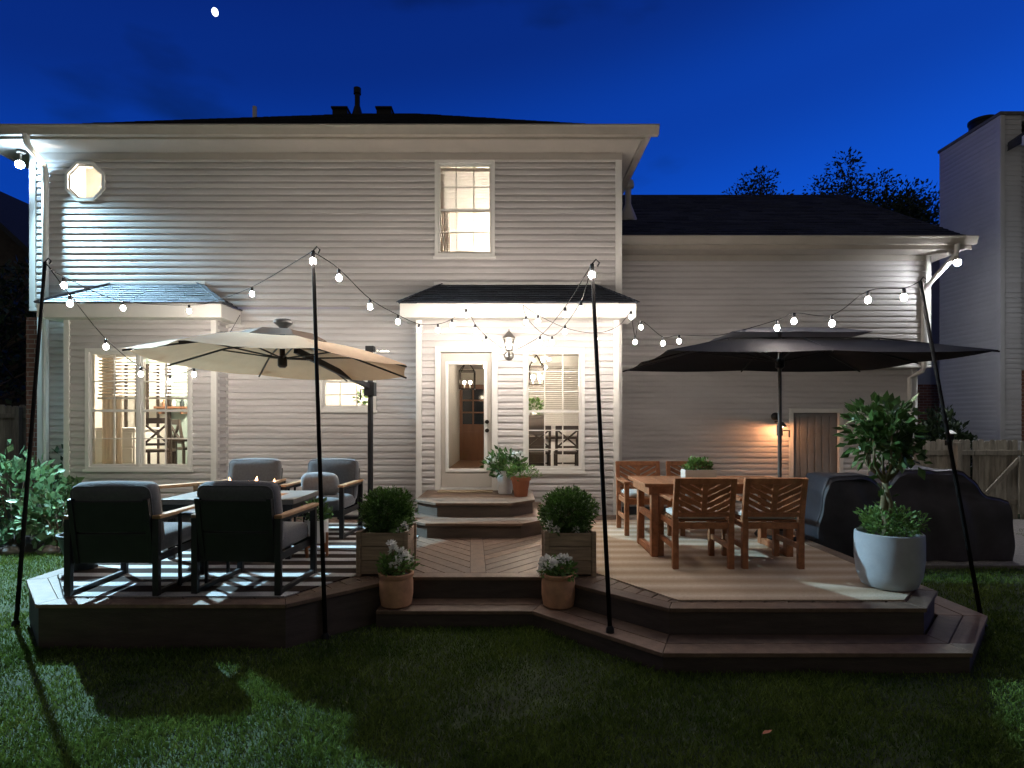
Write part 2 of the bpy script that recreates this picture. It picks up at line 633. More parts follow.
def shingles(mb, bl, br, tr, tl, course=.14, tab=.3, th=.012):
    """overlapping shingle courses on a planar four-sided roof slope"""
    bl, br, tr, tl = map(Vector, (bl, br, tr, tl))
    n = (br - bl).cross(tl - bl).normalized()
    if n.z < 0:
        n = -n
    h = max((tl - bl).length, (tr - br).length) or .01
    nc = max(1, int(h / course))
    for i in range(nc):
        t0, t1 = i / nc, min(1., (i + 1.02) / nc)
        a0, a1 = bl.lerp(tl, t0), br.lerp(tr, t0)
        b0, b1 = bl.lerp(tl, t1), br.lerp(tr, t1)
        w = (a1 - a0).length
        if w < .02:
            continue
        cuts = [0.]
        x = tab * random.uniform(.3, 1)
        while x < w - .05:
            cuts.append(x / w)
            x += tab * random.uniform(.75, 1.25)
        cuts.append(1.)
        for c0, c1 in zip(cuts, cuts[1:]):
            e = th * random.uniform(.7, 1.3)
            g = .004 / w
            p0, p1 = a0.lerp(a1, c0 + g), a0.lerp(a1, c1 - g)
            q1, q0 = b0.lerp(b1, c1 - g), b0.lerp(b1, c0 + g)
            vs = [p0 + n * (e + .004), p1 + n * (e + .004), q1 + n * .004, q0 + n * .004, p0, p1]
            mb.add(vs, [(0, 1, 2, 3), (4, 5, 1, 0)])
    mb.add([bl, br, tr, tl], [(0, 1, 2, 3)])


def rnd_dir(up=0.):
    while True:
        v = Vector((random.uniform(-1, 1), random.uniform(-1, 1), random.uniform(-1, 1)))
        if .01 < v.length < 1:
            v.normalize()
            v.z += up
            return v.normalized()


def foliage(mb, c, rad, n, l, w, shell=.55, up=.25, lump=.18, zmin=None):
    """leaves through an uneven ellipsoid, denser to the outside, pointing outward"""
    c = Vector(c)
    ph = [random.uniform(0, 6.28) for _ in range(6)]
    for _ in range(n):
        d = rnd_dir()
        t = random.uniform(shell ** 3, 1) ** (1 / 3)
        f = 1 + lump * (math.sin(3 * d.x + ph[0]) * math.sin(3.3 * d.y + ph[1]) + math.sin(4 * d.z + ph[2]) * math.sin(5 * d.x + ph[3])) + random.gauss(0, .04)
        p = c + Vector((d.x * rad[0], d.y * rad[1], d.z * rad[2])) * t * f
        if zmin is not None and p.z < zmin:
            continue
        o = (d + rnd_dir() * .9).normalized()
        o.z += up
        k = random.uniform(.7, 1.25)
        mb.leaf(p, o, rnd_dir(.6), l * k, w * k)


def rect_ring(x0, x1, y0, y1, z, r, n=5):
    pts = []
    for cx, cy, a0 in ((x1 - r, y1 - r, 0), (x0 + r, y1 - r, 90), (x0 + r, y0 + r, 180), (x1 - r, y0 + r, 270)):
        for k in range(n + 1):
            a = R(a0 + 90 * k / n)
            pts.append(Vector((cx + r * math.cos(a), cy + r * math.sin(a), z)))
    return pts
# ================================================================== HOUSE
house = thing('house', 'two storey white siding house with lit windows and a lower wing at its right', 'house', (-2.9, YM, GZ))
HL = -house.location


def hp(mb, name, m, **k):
    return mb.build(name, m, house, loc=HL, **k)


XL, XR = -7.46, 1.68
BX0, BX1 = -6.66, -4.43       # bay
PX0, PX1 = -1.407, 1.571      # porch bump-out
WXR = 7.46
ZB = -.2                      # bottom of the siding
ZT = 5.55
KW = (-2.99, -2.11, 1.54, 2.5)        # kitchen window (outer casing)
UW = (-1.2, -.265, 3.93, 5.44)        # upper window
BW = (-6.37, -4.77, .65, 2.47)        # bay window
DW = (.165, 1.085, .62, 2.48)         # dining window
DR = (-1.15, -.215, .352, 2.50)       # door casing
OC, OR_ = (-6.62, 5.10), .335         # octagon centre, outer radius


def inset(w, a=.03):
    return (w[0] + a, w[1] - a, w[2] + a, w[3] - a)


def hole(w, x0, a=.03):
    q = inset(w, a)
    return (q[0] - x0, q[1] - x0, q[2], q[3])


w = MB()
lap(w, (XL + .12, YM, 0), (1, 0, 0), (0, -1, 0), XR - XL - .12, ZB, 3.14,
    [hole(KW, XL + .12), (BX0 - XL - .1, BX1 - XL - .14, ZB, 2.9), (PX0 - XL - .1, PX1 - XL - .14, ZB, 2.9)])
lap(w, (XL, YM, 0), (1, 0, 0), (0, -1, 0), XR - XL, 3.14, ZT,
    [hole(UW, XL), *[(OC[0] - a_ - XL, OC[0] + a_ - XL, OC[1] - b_, OC[1] + b_) for a_, b_ in ((.255, .13), (.235, .165), (.2, .2), (.165, .235), (.13, .255))]], zref=.035)
lap(w, (XR, YM, 0), (0, 1, 0), (1, 0, 0), 9, ZB, ZT, zref=.035)
hp(w, 'wall', M['siding'])

w = MB()
lap(w, (BX0, YP, 0), (1, 0, 0), (0, -1, 0), BX1 - BX0, .0, 2.9, [hole(BW, BX0)], zref=.02)
lap(w, (BX1, YP, 0), (0, 1, 0), (1, 0, 0), YM - YP, .0, 2.9, zref=.02)
lap(w, (BX0, YM, 0), (0, -1, 0), (-1, 0, 0), YM - YP, .0, 2.9, zref=.02)
hp(w, 'bay_wall', M['siding'])
w = MB()
lap(w, (PX0, YP, 0), (1, 0, 0), (0, -1, 0), PX1 - PX0, ZB, 2.9, [hole(DW, PX0), hole(DR, PX0, .04)], zref=.05)
lap(w, (PX1, YP, 0), (0, 1, 0), (1, 0, 0), YM - YP, ZB, 2.9, zref=.05)
lap(w, (PX0, YM, 0), (0, -1, 0), (-1, 0, 0), YM - YP, ZB, 2.9, zref=.05)
hp(w, 'entry_wall', M['siding'])

w = MB()
UDR = (5.12, 6.12, GZ, 1.62)
lap(w, (XR, YW, 0), (1, 0, 0), (0, -1, 0), WXR - XR, ZB, 2.39, [(UDR[0] - XR, UDR[1] - XR, -1, UDR[3])], zref=.01)
lap(w, (XR, YU, 0), (1, 0, 0), (0, -1, 0), WXR - XR, 2.39, 4.4, zref=.02)
lap(w, (WXR, YW, 0), (0, 1, 0), (1, 0, 0), 7, ZB, 2.39, zref=.01)
lap(w, (WXR, YU, 0), (0, 1, 0), (1, 0, 0), 7.3, 2.39, 4.4, zref=.02)
w.add([(WXR, YU, 4.4), (WXR, 17.4, 4.4), (WXR, 13.6, 6.7)], [(0, 1, 2)])
hp(w, 'wing_wall', M['siding'])
# trims
class Split:
    def box(s, x0, x1, y0, y1, z0, z1):
        hp(MB().box(x0, x1, y0 - .012, y1, z0, z1), 'corner_trim', M['trim'], bevel=.004)


t = Split()
t.box(XL - .02, XL + .075, YM - .03, YM + .08, 3.14, ZT)
t.box(XL + .1, XL + .2, YM - .028, YM + .08, ZB, 3.14)
t.box(XL - .02, XL + .3, YM - .03, YM + .3, 3.09, 3.14)
t.box(XR - .075, XR + .025, YM - .03, YM + .07, ZB, ZT)
for x in (BX0, BX1):
    sg = -1 if x == BX0 else 1
    t.box(min(x + sg * .025, x - sg * .06), max(x + sg * .025, x - sg * .06), YP - .028, YP + .06, 0., 2.89)
    t.box(min(x + sg * .024, x + sg * .002), max(x + sg * .024, x + sg * .002), YM - .07, YM - .001, 0., 2.89)
for x in (PX0, PX1):
    sg = -1 if x == PX0 else 1
    t.box(min(x + sg * .025, x - sg * .06), max(x + sg * .025, x - sg * .06), YP - .028, YP + .06, ZB, 2.89)
t.box(WXR - .07, WXR + .025, YU - .03, YU + .06, 2.40, 4.36)
t.box(WXR - .07, WXR + .024, YW - .03, YW + .06, ZB, 2.37)
t.box(XR + .03, WXR + .03, YU - .035, YW, 2.345, 2.388)
f = MB()
f.box(XL + .14, BX0, YM + .01, YM + .2, GZ - .1, ZB)
f.box(BX1, PX0, YM + .01, YM + .2, GZ - .1, ZB)
f.box(PX0 + .02, PX1 - .02, YP + .012, YM, GZ - .1, ZB + .01)
f.box(BX0 + .02, BX1 - .02, YP + .1, YM, GZ - .1, .0)
f.box(XR, WXR, YW + .01, YW + .2, GZ - .1, ZB)
hp(f, 'foundation', M['foundation'])
b = MB()
b.box(-7.8, XL - .03, 9.15, 9.4, GZ, 3.05)
hp(b, 'brick_return', M['brick'])

# main roof, eaves
EX0, EX1, EY0, EY1 = -7.96, 1.95, 8.36, 18.4
EZ, RZ = 5.68, 8.60
r0, r1 = (-3.45, 13.37, RZ), (-2.3, 13.37, RZ)
g = MB()
shingles(g, (EX0, EY0, EZ), (EX1, EY0, EZ), r1, r0, course=.16)
shingles(g, (EX1, EY0, EZ), (EX1, EY1, EZ), r1, r1, course=.3, tab=.6)
shingles(g, (EX0, EY1, EZ), (EX0, EY0, EZ), r0, r0, course=.3, tab=.6)
g.add([(EX1, EY1, EZ), (EX0, EY1, EZ), r0, r1], [(0, 1, 2, 3)])
roof = hp(g, 'roof', M['shingle'])
v = MB()
v.lathe([(.16, -.35), (.07, -.02), (.06, 0), (.06, .26), (.085, .27), (.085, .40), (.05, .42)], (-3.5, 12.9, 8.52), 12)
v.build('vent_pipe', M['black'], roof)
v = MB()
v.lathe([(.11, -.3), (.045, 0), (.045, .22), (.04, .22)], (-5.28, 11.7, 7.62), 12)
v.build('vent_pipe', M['trim'], roof)
for x in (-3.9, -2.9):
    v = MB()
    v.box(x - .17, x + .17, 12.9, 13.2, 8.2, 8.46)
    v.box(x - .19, x + .19, 12.85, 13.22, 8.46, 8.5)
    v.build('roof_vent', M['black'], roof, bevel=.01)
s = MB()
s.box(EX0 + .04, EX1 - .04, EY0 + .03, YM - .03, 5.545, 5.56)
s.box(XR + .03, EX1 - .04, YM - .03, EY1, 5.545, 5.56)
s.box(EX0 + .04, XL - .03, YM - .03, EY1, 5.545, 5.56)
hp(s, 'soffit', M['soffit'])
s = MB()
s.box(XL - .01, XR + .02, YM - .045, YM - .002, 5.43, 5.543)
s.box(XR + .003, XR + .04, YM, EY1, 5.43, 5.543)
hp(s, 'frieze_board', M['soffit'], bevel=.004)


def gutter(name, x0, x1, y, zt, depth=.11, h=.13):
    """K-style gutter along X with its outer face at y"""
    prof = [(0, 0), (-.015, .0), (-.02, -.02), (.0, -.045), (.012, -.075), (.035, -h), (depth, -h), (depth, -.01), (depth - .01, -.01),
            (depth - .01, -h + .01), (.04, -h + .01), (.02, -.07), (.0, -.02)]
    rings = [[Vector((x, y + p[0], zt + p[1])) for p in prof] for x in (x0, x1)]
    m = MB().loft(rings)
    return hp(m, name, M['gutter'])


gutter('gutter', EX0 - .02, EX1 + .19, EY0 - .09, EZ + .01)
s = MB()
s.box(EX0, EX1, EY0 + .025, EY0 + .05, 5.53, 5.66)
s.box(EX1 - .03, EX1 + .001, EY0 + .05, EY1, 5.53, 5.66)
s.box(EX0 + .001, EX0 + .03, EY0 + .05, EY1, 5.53, 5.66)
hp(s, 'fascia', M['gutter'])
s = MB()
s.box(EX1 + .002, EX1 + .1, EY0 + .03, EY1, 5.56, 5.68)
hp(s, 'gutter', M['gutter'], bevel=.01)

# wing roof
WZ, WR = 4.53, 6.79
g = MB()
shingles(g, (XR + .03, 9.79, WZ), (7.9, 9.79, WZ), (7.9, 13.6, WR), (XR + .03, 13.6, WR), course=.15)
g.add([(7.9, 17.4, WZ), (XR, 17.4, WZ), (XR, 13.6, WR), (7.9, 13.6, WR)], [(0, 1, 2, 3)])
g.add([(7.9, 9.79, WZ - .02), (7.9, 13.6, WR - .02), (7.9, 13.6, WR - .17), (7.9, 9.79, WZ - .17)], [(0, 1, 2, 3)])
wroof = hp(g, 'wing_roof', M['shingle'])
v = MB()
v.lathe([(.2, -.12), (.07, .22), (.06, .25), (.06, .55), (.11, .57), (.12, .62), (.10, .7), (.03, .74)], (2.28, 11.2, 5.4), 14)
v.build('vent_pipe', M['gutter'], wroof, auto=True)
s = MB()
s.box(XR + .03, 7.86, 9.83, YU - .03, 4.355, 4.37)
s.box(WXR + .03, 7.86, YU - .03, 17, 4.355, 4.37)
hp(s, 'wing_soffit', M['soffit'])
s = MB()
s.box(XR + .03, 7.9, 9.80, 9.825, 4.34, 4.51)
s.bar((7.88, 9.8, 4.43), (7.88, 13.6, 6.69), .03, .17)
s.box(XR + .03, WXR + .02, YU - .04, YU - .002, 4.25, 4.353)
hp(s, 'wing_fascia', M['gutter'])
gutter('wing_gutter', XR + .04, 7.93, 9.69, WZ + .01)
# downspouts
d = MB()
d.tube([(7.62, 9.75, 4.42), (7.62, 9.78, 4.25), (7.36, 10.1, 3.78), (7.33, YU - .075, 3.7), (7.33, YU - .075, 2.36), (7.33, YU - .03, 2.28),
        (7.33, YW - .06, 2.18), (7.33, YW - .06, GZ + .1)], .042, 8)
hp(d, 'downspout', M['trim'], auto=True)
d = MB()
d.tube([(-7.1, EY0 - .04, 5.58), (-7.1, EY0 - .02, 5.47), (-7.11, EY0 + .03, 5.42), (-7.19, YM - .11, 5.31), (-7.20, YM - .075, 5.22), (-7.20, YM - .075, GZ + .1)], .045, 8)
hp(d, 'downspout', M['trim'], auto=True)


# lean-to roofs over bay and entry
def lean(x0, x1, ins, m, zr):
    a0, a1 = x0 - .235, x1 + .245
    fy, ez = YP - .31, 3.09
    g = MB()
    shingles(g, (a0, fy, ez), (a1, fy, ez), (x1 - ins, YM - .03, zr), (x0 + ins, YM - .03, zr), course=.11, tab=.28)
    shingles(g, (a1, fy, ez), (a1, YM - .03, ez), (x1 - ins, YM - .03, zr), (x1 - ins, YM - .03, zr), course=.11, tab=.28)
    shingles(g, (a0, YM - .03, ez), (a0, fy, ez), (x0 + ins, YM - .03, zr), (x0 + ins, YM - .03, zr), course=.11, tab=.28)
    # hip caps
    for p, q in (((a0, fy, ez), (x0 + ins, YM - .03, zr)), ((a1, fy, ez), (x1 - ins, YM - .03, zr))):
        p, q = Vector(p), Vector(q)
        for i in range(9):
            g.bar(p.lerp(q, i / 9) + Vector((0, 0, .016)), p.lerp(q, (i + 1) / 9) + Vector((0, 0, .022)), .09, .012)
    hp(g, 'lean_to_roof', m)
    s = MB()
    s.box(a0 + .02, a1 - .02, fy + .02, fy + .045, 2.885, 3.085)
    s.box(a0 + .02, a0 + .045, fy + .045, YM - .02, 2.885, 3.085)
    s.box(a1 - .045, a1 - .02, fy + .045, YM - .02, 2.885, 3.085)
    s.box(a0 + .045, a1 - .045, fy + .045, YM - .02, 2.89, 2.90)
    s.box(x0 + ins - .1, x1 - ins + .1, YM - .05, YM - .02, zr + .004, zr + .05)
    hp(s, 'lean_to_fascia', M['trim'], bevel=.004)


lean(BX0, BX1, .42, M['shingle_grey'], 3.50)
lean(PX0, PX1, .30, M['shingle'], 3.49)


# windows
def window(wd, Y, cols, ru, rl, units=1, cas=.055, name='window'):
    x0, x1, z0, z1 = wd
    f = MB()
    f.box(x0, x0 + cas, Y - .035, Y + .1, z0, z1)
    f.box(x1 - cas, x1, Y - .035, Y + .1, z0, z1)
    f.box(x0 + cas, x1 - cas, Y - .035, Y + .1, z1 - cas, z1)
    f.box(x0 + cas, x1 - cas, Y - .045, Y + .1, z0, z0 + cas)
    f.box(x0 - .02, x1 + .02, Y - .055, Y - .02, z0 - .025, z0 + .012)
    uw = (x1 - x0 - 2 * cas + .05) / units
    for i in range(1, units):
        xm = x0 + cas + i * uw - .025
        f.box(xm - .025, xm + .025, Y - .03, Y + .1, z0 + cas, z1 - cas)
    fr = hp(f, name, M['frame'], bevel=.004)
    for i in range(units):
        a = x0 + cas + i * uw
        b_ = a + uw - .05
        c, e = z0 + cas, z1 - cas
        zm = (c + e) / 2 - .02
        s = MB()
        s.box(a, a + .03, Y - .006, Y + .035, c, e)
        s.box(b_ - .03, b_, Y - .006, Y + .035, c, e)
        s.box(a + .03, b_ - .03, Y - .006, Y + .035, c, c + .035)
        s.box(a + .03, b_ - .03, Y - .006, Y + .035, e - .035, e)
        s.box(a + .03, b_ - .03, Y - .012, Y + .035, zm - .018, zm + .018)
        for k in range(1, cols):
            x = a + (b_ - a) * k / cols
            s.box(x - .008, x + .008, Y, Y + .024, c + .035, zm - .018)
            s.box(x - .008, x + .008, Y, Y + .024, zm + .018, e - .035)
        for lo, hi, n in ((c, zm, rl), (zm, e, ru)):
            for k in range(1, n):
                z = lo + (hi - lo) * k / n
                s.box(a + .03, b_ - .03, Y + .002, Y + .022, z - .008, z + .008)
        s.build('sash', M['frame'], fr)
        p = MB().box(a + .02, b_ - .02, Y + .010, Y + .014, c + .02, e - .02)
        p.build('pane', M['glass'], fr)
    return fr


window(UW, YM, 3, 2, 2)
window(KW, YM, 3, 2, 2)
window(BW, YP, 2, 2, 2, units=2)
window(DW, YP, 3, 3, 3)
# octagon
o8 = [(OC[0] + math.cos(R(22.5 + 45 * k)), OC[1] + math.sin(R(22.5 + 45 * k))) for k in range(8)]


def ring8(ro, ri, y0, y1):
    m = MB()
    P = lambda r, k, y: (OC[0] + r * math.cos(R(22.5 + 45 * k)), y, OC[1] + r * math.sin(R(22.5 + 45 * k)))
    vs = []
    for k in range(8):
        vs += [P(ro, k, y0), P(ri, k, y0), P(ri, k, y1), P(ro, k, y1)]
    fs = []
    for k in range(8):
        a, b_ = 4 * k, 4 * ((k + 1) % 8)
        for i in range(4):
            j = (i + 1) % 4
            fs.append((a + i, a + j, b_ + j, b_ + i))
    return m.add(vs, fs)


fr = hp(ring8(.335, .285, YM - .045, YM + .02), 'octagon_window', M['frame'], bevel=.006)
ring8(.285, .262, YM - .015, YM + .05).build('sash', M['frame'], fr)
m_ = MB()
m_.add([(OC[0] + .275 * math.cos(R(22.5 + 45 * k)), YM + .01, OC[1] + .275 * math.sin(R(22.5 + 45 * k))) for k in range(8)], [tuple(range(8))])
m_.build('pane', M['glass'], fr)

# back door
x0, x1, z0, z1 = DR
f = MB()
f.box(x0, x0 + .085, YP - .04, YP + .12, z0, z1)
f.box(x1 - .085, x1, YP - .04, YP + .12, z0, z1)
f.box(x0 + .085, x1 - .085, YP - .04, YP + .12, z1 - .085, z1)
f.box(x0 + .085, x1 - .085, YP - .05, YP + .12, z0, z0 + .035)
casing = hp(f, 'door_casing', M['trim'], bevel=.006)
dx0, dx1, dz0, dz1 = x0 + .09, x1 - .09, z0 + .04, z1 - .09
gx0, gx1, gz0, gz1 = -1.0, -.37, .62, 2.28       # glass opening incl. trim
f = MB()
f.box(dx0, gx0 + .02, YP + .02, YP + .065, dz0, dz1)
f.box(gx1 - .02, dx1, YP + .02, YP + .065, dz0, dz1)
f.box(gx0 + .02, gx1 - .02, YP + .02, YP + .065, dz0, gz0 + .02)
f.box(gx0 + .02, gx1 - .02, YP + .02, YP + .065, gz1 - .02, dz1)
door = hp(f, 'door', M['door'])
f = MB()
f.box(gx0, gx0 + .05, YP + .005, YP + .075, gz0, gz1)
f.box(gx1 - .05, gx1, YP + .005, YP + .075, gz0, gz1)
f.box(gx0 + .05, gx1 - .05, YP + .005, YP + .075, gz0, gz0 + .05)
f.box(gx0 + .05, gx1 - .05, YP + .005, YP + .075, gz1 - .05, gz1)
f.build('glass_trim', M['frame'], door, bevel=.008)
MB().box(gx0 + .03, gx1 - .03, YP + .04, YP + .045, gz0 + .03, gz1 - .03).build('pane', M['glass'], door)
for z in (1.37 - 8.5 / 66.8 + .13, 1.37 - 8.5 / 66.8):
    k = MB()
    T = Matrix.Translation((dx1 - .07, YP + .02, z)) @ Matrix.Rotation(R(90), 4, 'X')
    m2 = MB().lathe([(.032, 0), (.032, .01), (.012, .015), (.012, .035), (.028, .042), (.03, .06), (.018, .07)], (0, 0, 0), 16)
    k.add([T @ Vector(v_) for v_ in m2.v], m2.f)
    k.build('door_knob', M['bronze'], door, auto=True)
# utility door in the wing
x0, x1, z0, z1 = UDR
f = MB()
f.box(x0, x0 + .08, YW - .04, YW + .1, z0, z1)
f.box(x1 - .08, x1, YW - .04, YW + .1, z0, z1)
f.box(x0 + .08, x1 - .08, YW - .04, YW + .1, z1 - .08, z1)
hp(f, 'utility_door_casing', M['trim'], bevel=.005)
f = MB()
f.box(x0 + .08, x1 - .08, YW + .03, YW + .07, z0, z1 - .08)
for k in range(6):
    a = x0 + .1 + k * .135
    f.box(a, a + .115, YW + .015, YW + .03, z0 + .1, z1 - .14)
hp(f, 'utility_door', M['utility_door'], bevel=.004)

# ------------------------------------------------------------------ rooms behind the windows (all parts of the house)


def room(name, x0, x1, y0, y1, z0, z1, back='plaster', side='plaster', floor='wood_floor', front=False):
    m = MB()
    m.add([(x0, y0, z0), (x0, y1, z0), (x0, y1, z1), (x0, y0, z1)], [(0, 1, 2, 3)])
    hp(m, 'interior_side_wall', M[side])
    m = MB()
    m.add([(x1, y0, z0), (x1, y1, z0), (x1, y1, z1), (x1, y0, z1)], [(3, 2, 1, 0)])
    hp(m, 'interior_side_wall', M[side])
    m = MB().add([(x0, y1, z0), (x1, y1, z0), (x1, y1, z1), (x0, y1, z1)], [(0, 1, 2, 3)])
    hp(m, 'interior_back_wall', M[back])
    m = MB().add([(x0, y0, z0), (x1, y0, z0), (x1, y1, z0), (x0, y1, z0)], [(0, 1, 2, 3)])
    hp(m, 'interior_floor', M[floor])
    m = MB().add([(x0, y0, z1), (x1, y0, z1), (x1, y1, z1), (x0, y1, z1)], [(3, 2, 1, 0)])
    hp(m, 'interior_ceiling', M['ceil'])


FZ = .36
room('bay', -7.3, -4.2, YM + .03, 10.8, FZ - .01, 2.80, back='teal', floor='plaster')
# bay niche
m = MB()
m.add([(BX0 + .01, YP + .02, FZ - .01), (BX1 - .01, YP + .02, FZ - .01), (BX1 - .01, YM + .04, FZ - .01), (BX0 + .01, YM + .04, FZ - .01)], [(0, 1, 2, 3)])
m.add([(BX0 + .01, YP + .02, 2.8), (BX1 - .01, YP + .02, 2.8), (BX1 - .01, YM + .04, 2.8), (BX0 + .01, YM + .04, 2.8)], [(3, 2, 1, 0)])
m.box(BX0 + .01, BX0 + .02, YP + .02, YM + .04, FZ, 2.8)
m.box(BX1 - .02, BX1 - .01, YP + .02, YM + .04, FZ, 2.8)
hp(m, 'interior_niche', M['plaster'])
room('kitchen', -4.1, -1.56, YM + .03, 11.4, FZ, 2.79, side='plaster_white', back='plaster')
room('hall', -1.385, -.15, YP + .03, 15.2, FZ + .002, 2.78, side='plaster_white', back='plaster')
room('dining', -.08, 1.555, YP + .03, 12.2, FZ + .004, 2.785, side='plaster_white', back='plaster_white')
room('upper', -2.6, 1.5, YM + .03, 11.4, 3.2, 5.95, side='plaster', back='plaster')
room('upper_left', -7.4, -5.2, YM + .03, 9.9, 3.2, 5.93, side='plaster', back='plaster')


# ------------------------------------------------------------------ lamps
def bulb_mesh(r, sub=1):
    return MB().ico((0, 0, 0), r, sub, (1, 1, 1.15))


LIGHTS = []


def glow(name, r, watts, col):
    area = 4 * PI * r * r
    return emit(name, col, watts / (PI * area))


WARM = (1., .895, .80)
WARMER = (1., .70, .42)
M['bulb'] = glow('bulb_light', .025, P_BULB, WARM)
M['room_lamp'] = glow('room_lamp_light', .09, P_ROOM, (1., .88, .70))
M['room_lamp_small'] = glow('small_room_lamp_light', .06, P_SMALL, (1., .82, .62))
M['sconce'] = glow('wall_lantern_light', .04, P_SCONCE, (1., .88, .72))


def ceiling_lamp(label, x, y, z, m='room_lamp', r=.09):
    t = thing('ceiling_lamp', label, 'lamp', (x, y, z))
    MB().lathe([(.12, 0), (.12, -.02), (.05, -.05)], (0, 0, 0), 20).build('base', M['trim'], t, auto=True)
    MB().ico((0, 0, -.05 - r), r, 2).build('globe', M[m], t, smooth=True)
    return t


ceiling_lamp('round ceiling lamp in the teal kitchen behind the wide window under the bay roof', -5.2, 9.6, 2.78)
ceiling_lamp('round ceiling lamp behind the small window under the beige umbrella', -2.3, 10.2, 2.77)
ceiling_lamp('round ceiling lamp in the upstairs room with half lowered blinds', .35, 10.4, 5.2)
ceiling_lamp('round ceiling lamp behind the octagonal window near the roof corner', -5.75, 9.3, 4.95)
ceiling_lamp('small ceiling lamp deep in the hall behind the glass door', -.6, 13.2, 2.76, 'room_lamp_small', .06)


def pendant(label, loc, drop, sx, h, lit):
    """open cage lantern hanging from the ceiling"""
    t = thing('pendant_lantern', label, 'pendant lamp', loc)
    c = MB()
    c.tube([(0, 0, 0), (0, 0, -drop)], .012, 6)
    c.lathe([(.06, 0), (.06, -.02), (.02, -.03)], (0, 0, 0), 16)
    c.build('chain', M['bronze'], t)
    z1 = -drop - .22
    z0 = z1 - h
    c = MB()
    s = sx / 2
    for x in (-s, s):
        for y in (-s, s):
            c.bar((x, y, z0), (x, y, z1), .018, .018)
            c.bar((x, y, z1), (0, 0, -drop), .014, .014)
    for z in (z0, z1):
        c.bar((-s, -s, z), (s, -s, z), .018, .018)
        c.bar((-s, s, z), (s, s, z), .018, .018)
        c.bar((-s, -s, z), (-s, s, z), .018, .018)
        c.bar((s, -s, z), (s, s, z), .018, .018)
    c.build('cage', M['bronze'], t)
    for dx in (-.06, .06):
        MB().tube([(dx, 0, z0), (dx, 0, z0 + .1)], .012, 8).build('candle', M['whiteceramic'], t)
        MB().ico((dx, 0, z0 + .135), .028, 1, (1, 1, 1.3)).build('bulb', M['pendant_bulb_on'] if lit else M['pendant_bulb_dim'], t)
    return t


M['pendant_bulb_on'] = glow('pendant_light', .028, P_PEND, (1., .84, .64))
M['pendant_bulb_dim'] = glow('hall_pendant_light', .028, P_PEND * .04, (1., .8, .55))
pendant('dark cage lantern pendant in the hall seen through the glass door', (-.91, 11.6, 2.78), .16, .3, .36, False)
pendant('bright cage lantern pendant over the dining table behind the gridded window', (.44, 10.3, 2.785), .2, .26, .32, True)

# blinds, curtains


def blind(label, x0, x1, z0, z1, y, tilt=28, pitch=.043, depth=.045):
    t = thing('venetian_blind', label, 'blind', ((x0 + x1) / 2, y, z0))
    hw = (x1 - x0) / 2
    m = MB()
    z = z1 - z0 - .05
    while z > .04:
        T = Matrix.Translation((0, 0, z)) @ Matrix.Rotation(R(tilt), 4, 'X')
        m.add([T @ Vector(q) for q in ((-hw, -depth / 2, 0), (-hw, 0, .004), (-hw, depth / 2, 0), (hw, depth / 2, 0), (hw, 0, .004), (hw, -depth / 2, 0))], [(0, 1, 4, 5), (1, 2, 3, 4)])
        z -= pitch
    m.build('slats', M['blind'], t)
    MB().box(-hw, hw, -.03, .03, z1 - z0 - .045, z1 - z0).build('head_rail', M['blind'], t)
    MB().box(-hw, hw, -.025, .025, 0, .028).build('bottom_rail', M['blind'], t)
    return t


blind('white slatted blind in the upstairs window, lowered to half height', UW[0] + .06, UW[1] - .06, 4.70, UW[3] - .06, YM + .16, tilt=-38)
xm = (BW[0] + BW[1]) / 2
blind('white slatted blind over the left half of the wide window', BW[0] + .06, xm - .03, 1.72, BW[3] - .06, YP + .17, tilt=-24, pitch=.052, depth=.05)
blind('white slatted blind over the right half of the wide window', xm + .03, BW[1] - .06, 1.72, BW[3] - .06, YP + .17, tilt=-24, pitch=.052, depth=.05)
blind('tall white blind on the back wall of the dining room', .25, 1.5, 1.0, 2.6, 12.13, tilt=50)


def curtain(label, x0, x1, z0, z1, y, amp=.03, folds=5, m='curtain'):
    n = folds * 8
    pts = [(x0 + (x1 - x0) * i / n, y + amp * math.sin(2 * PI * folds * i / n)) for i in range(n + 1)]
    mb = MB()
    vs = [Vector((p[0], p[1], z)) for z in (z0, z1) for p in pts]
    mb.add(vs, [(i, i + 1, n + 2 + i, n + 1 + i) for i in range(n)])
    o = mb.build('curtain', M[m], smooth=True)
    return tag(o, label, 'curtain')


curtain('beige linen curtain gathered at the left edge of the wide window', BW[0] + .05, BW[0] + .36, FZ, 2.4, YP + .26)
curtain('beige linen curtain gathered at the right edge of the wide window', BW[1] - .22, BW[1] - .05, FZ, 2.4, YP + .26, folds=3)
curtain('pale curtain drawn to the left side of the upstairs window', UW[0] + .05, UW[0] + .2, 3.4, 5.3, YM + .26, folds=4, m='blind')

# kitchen furniture seen through the wide window
t = thing('kitchen_island', 'white kitchen cabinet with drawer pulls behind the wide window', 'cabinet', (-6.62, 9.85, FZ))
MB().box(-.36, .3, -.3, .3, 0, .87).build('body', M['cabinet'], t, bevel=.006)
MB().box(-.39, .33, -.33, .33, .873, .915).build('countertop', M['trim'], t, bevel=.006)
for k in range(3):
    MB().box(-.33, .27, -.315, -.302, .06 + k * .27, .3 + k * .27).build('drawer', M['cabinet'], t, bevel=.006)
    MB().tube([(-.12, -.33, .24 + k * .27), (-.02, -.345, .225 + k * .27), (.08, -.33, .24 + k * .27)], .009, 6).build('pull', M['black'], t)


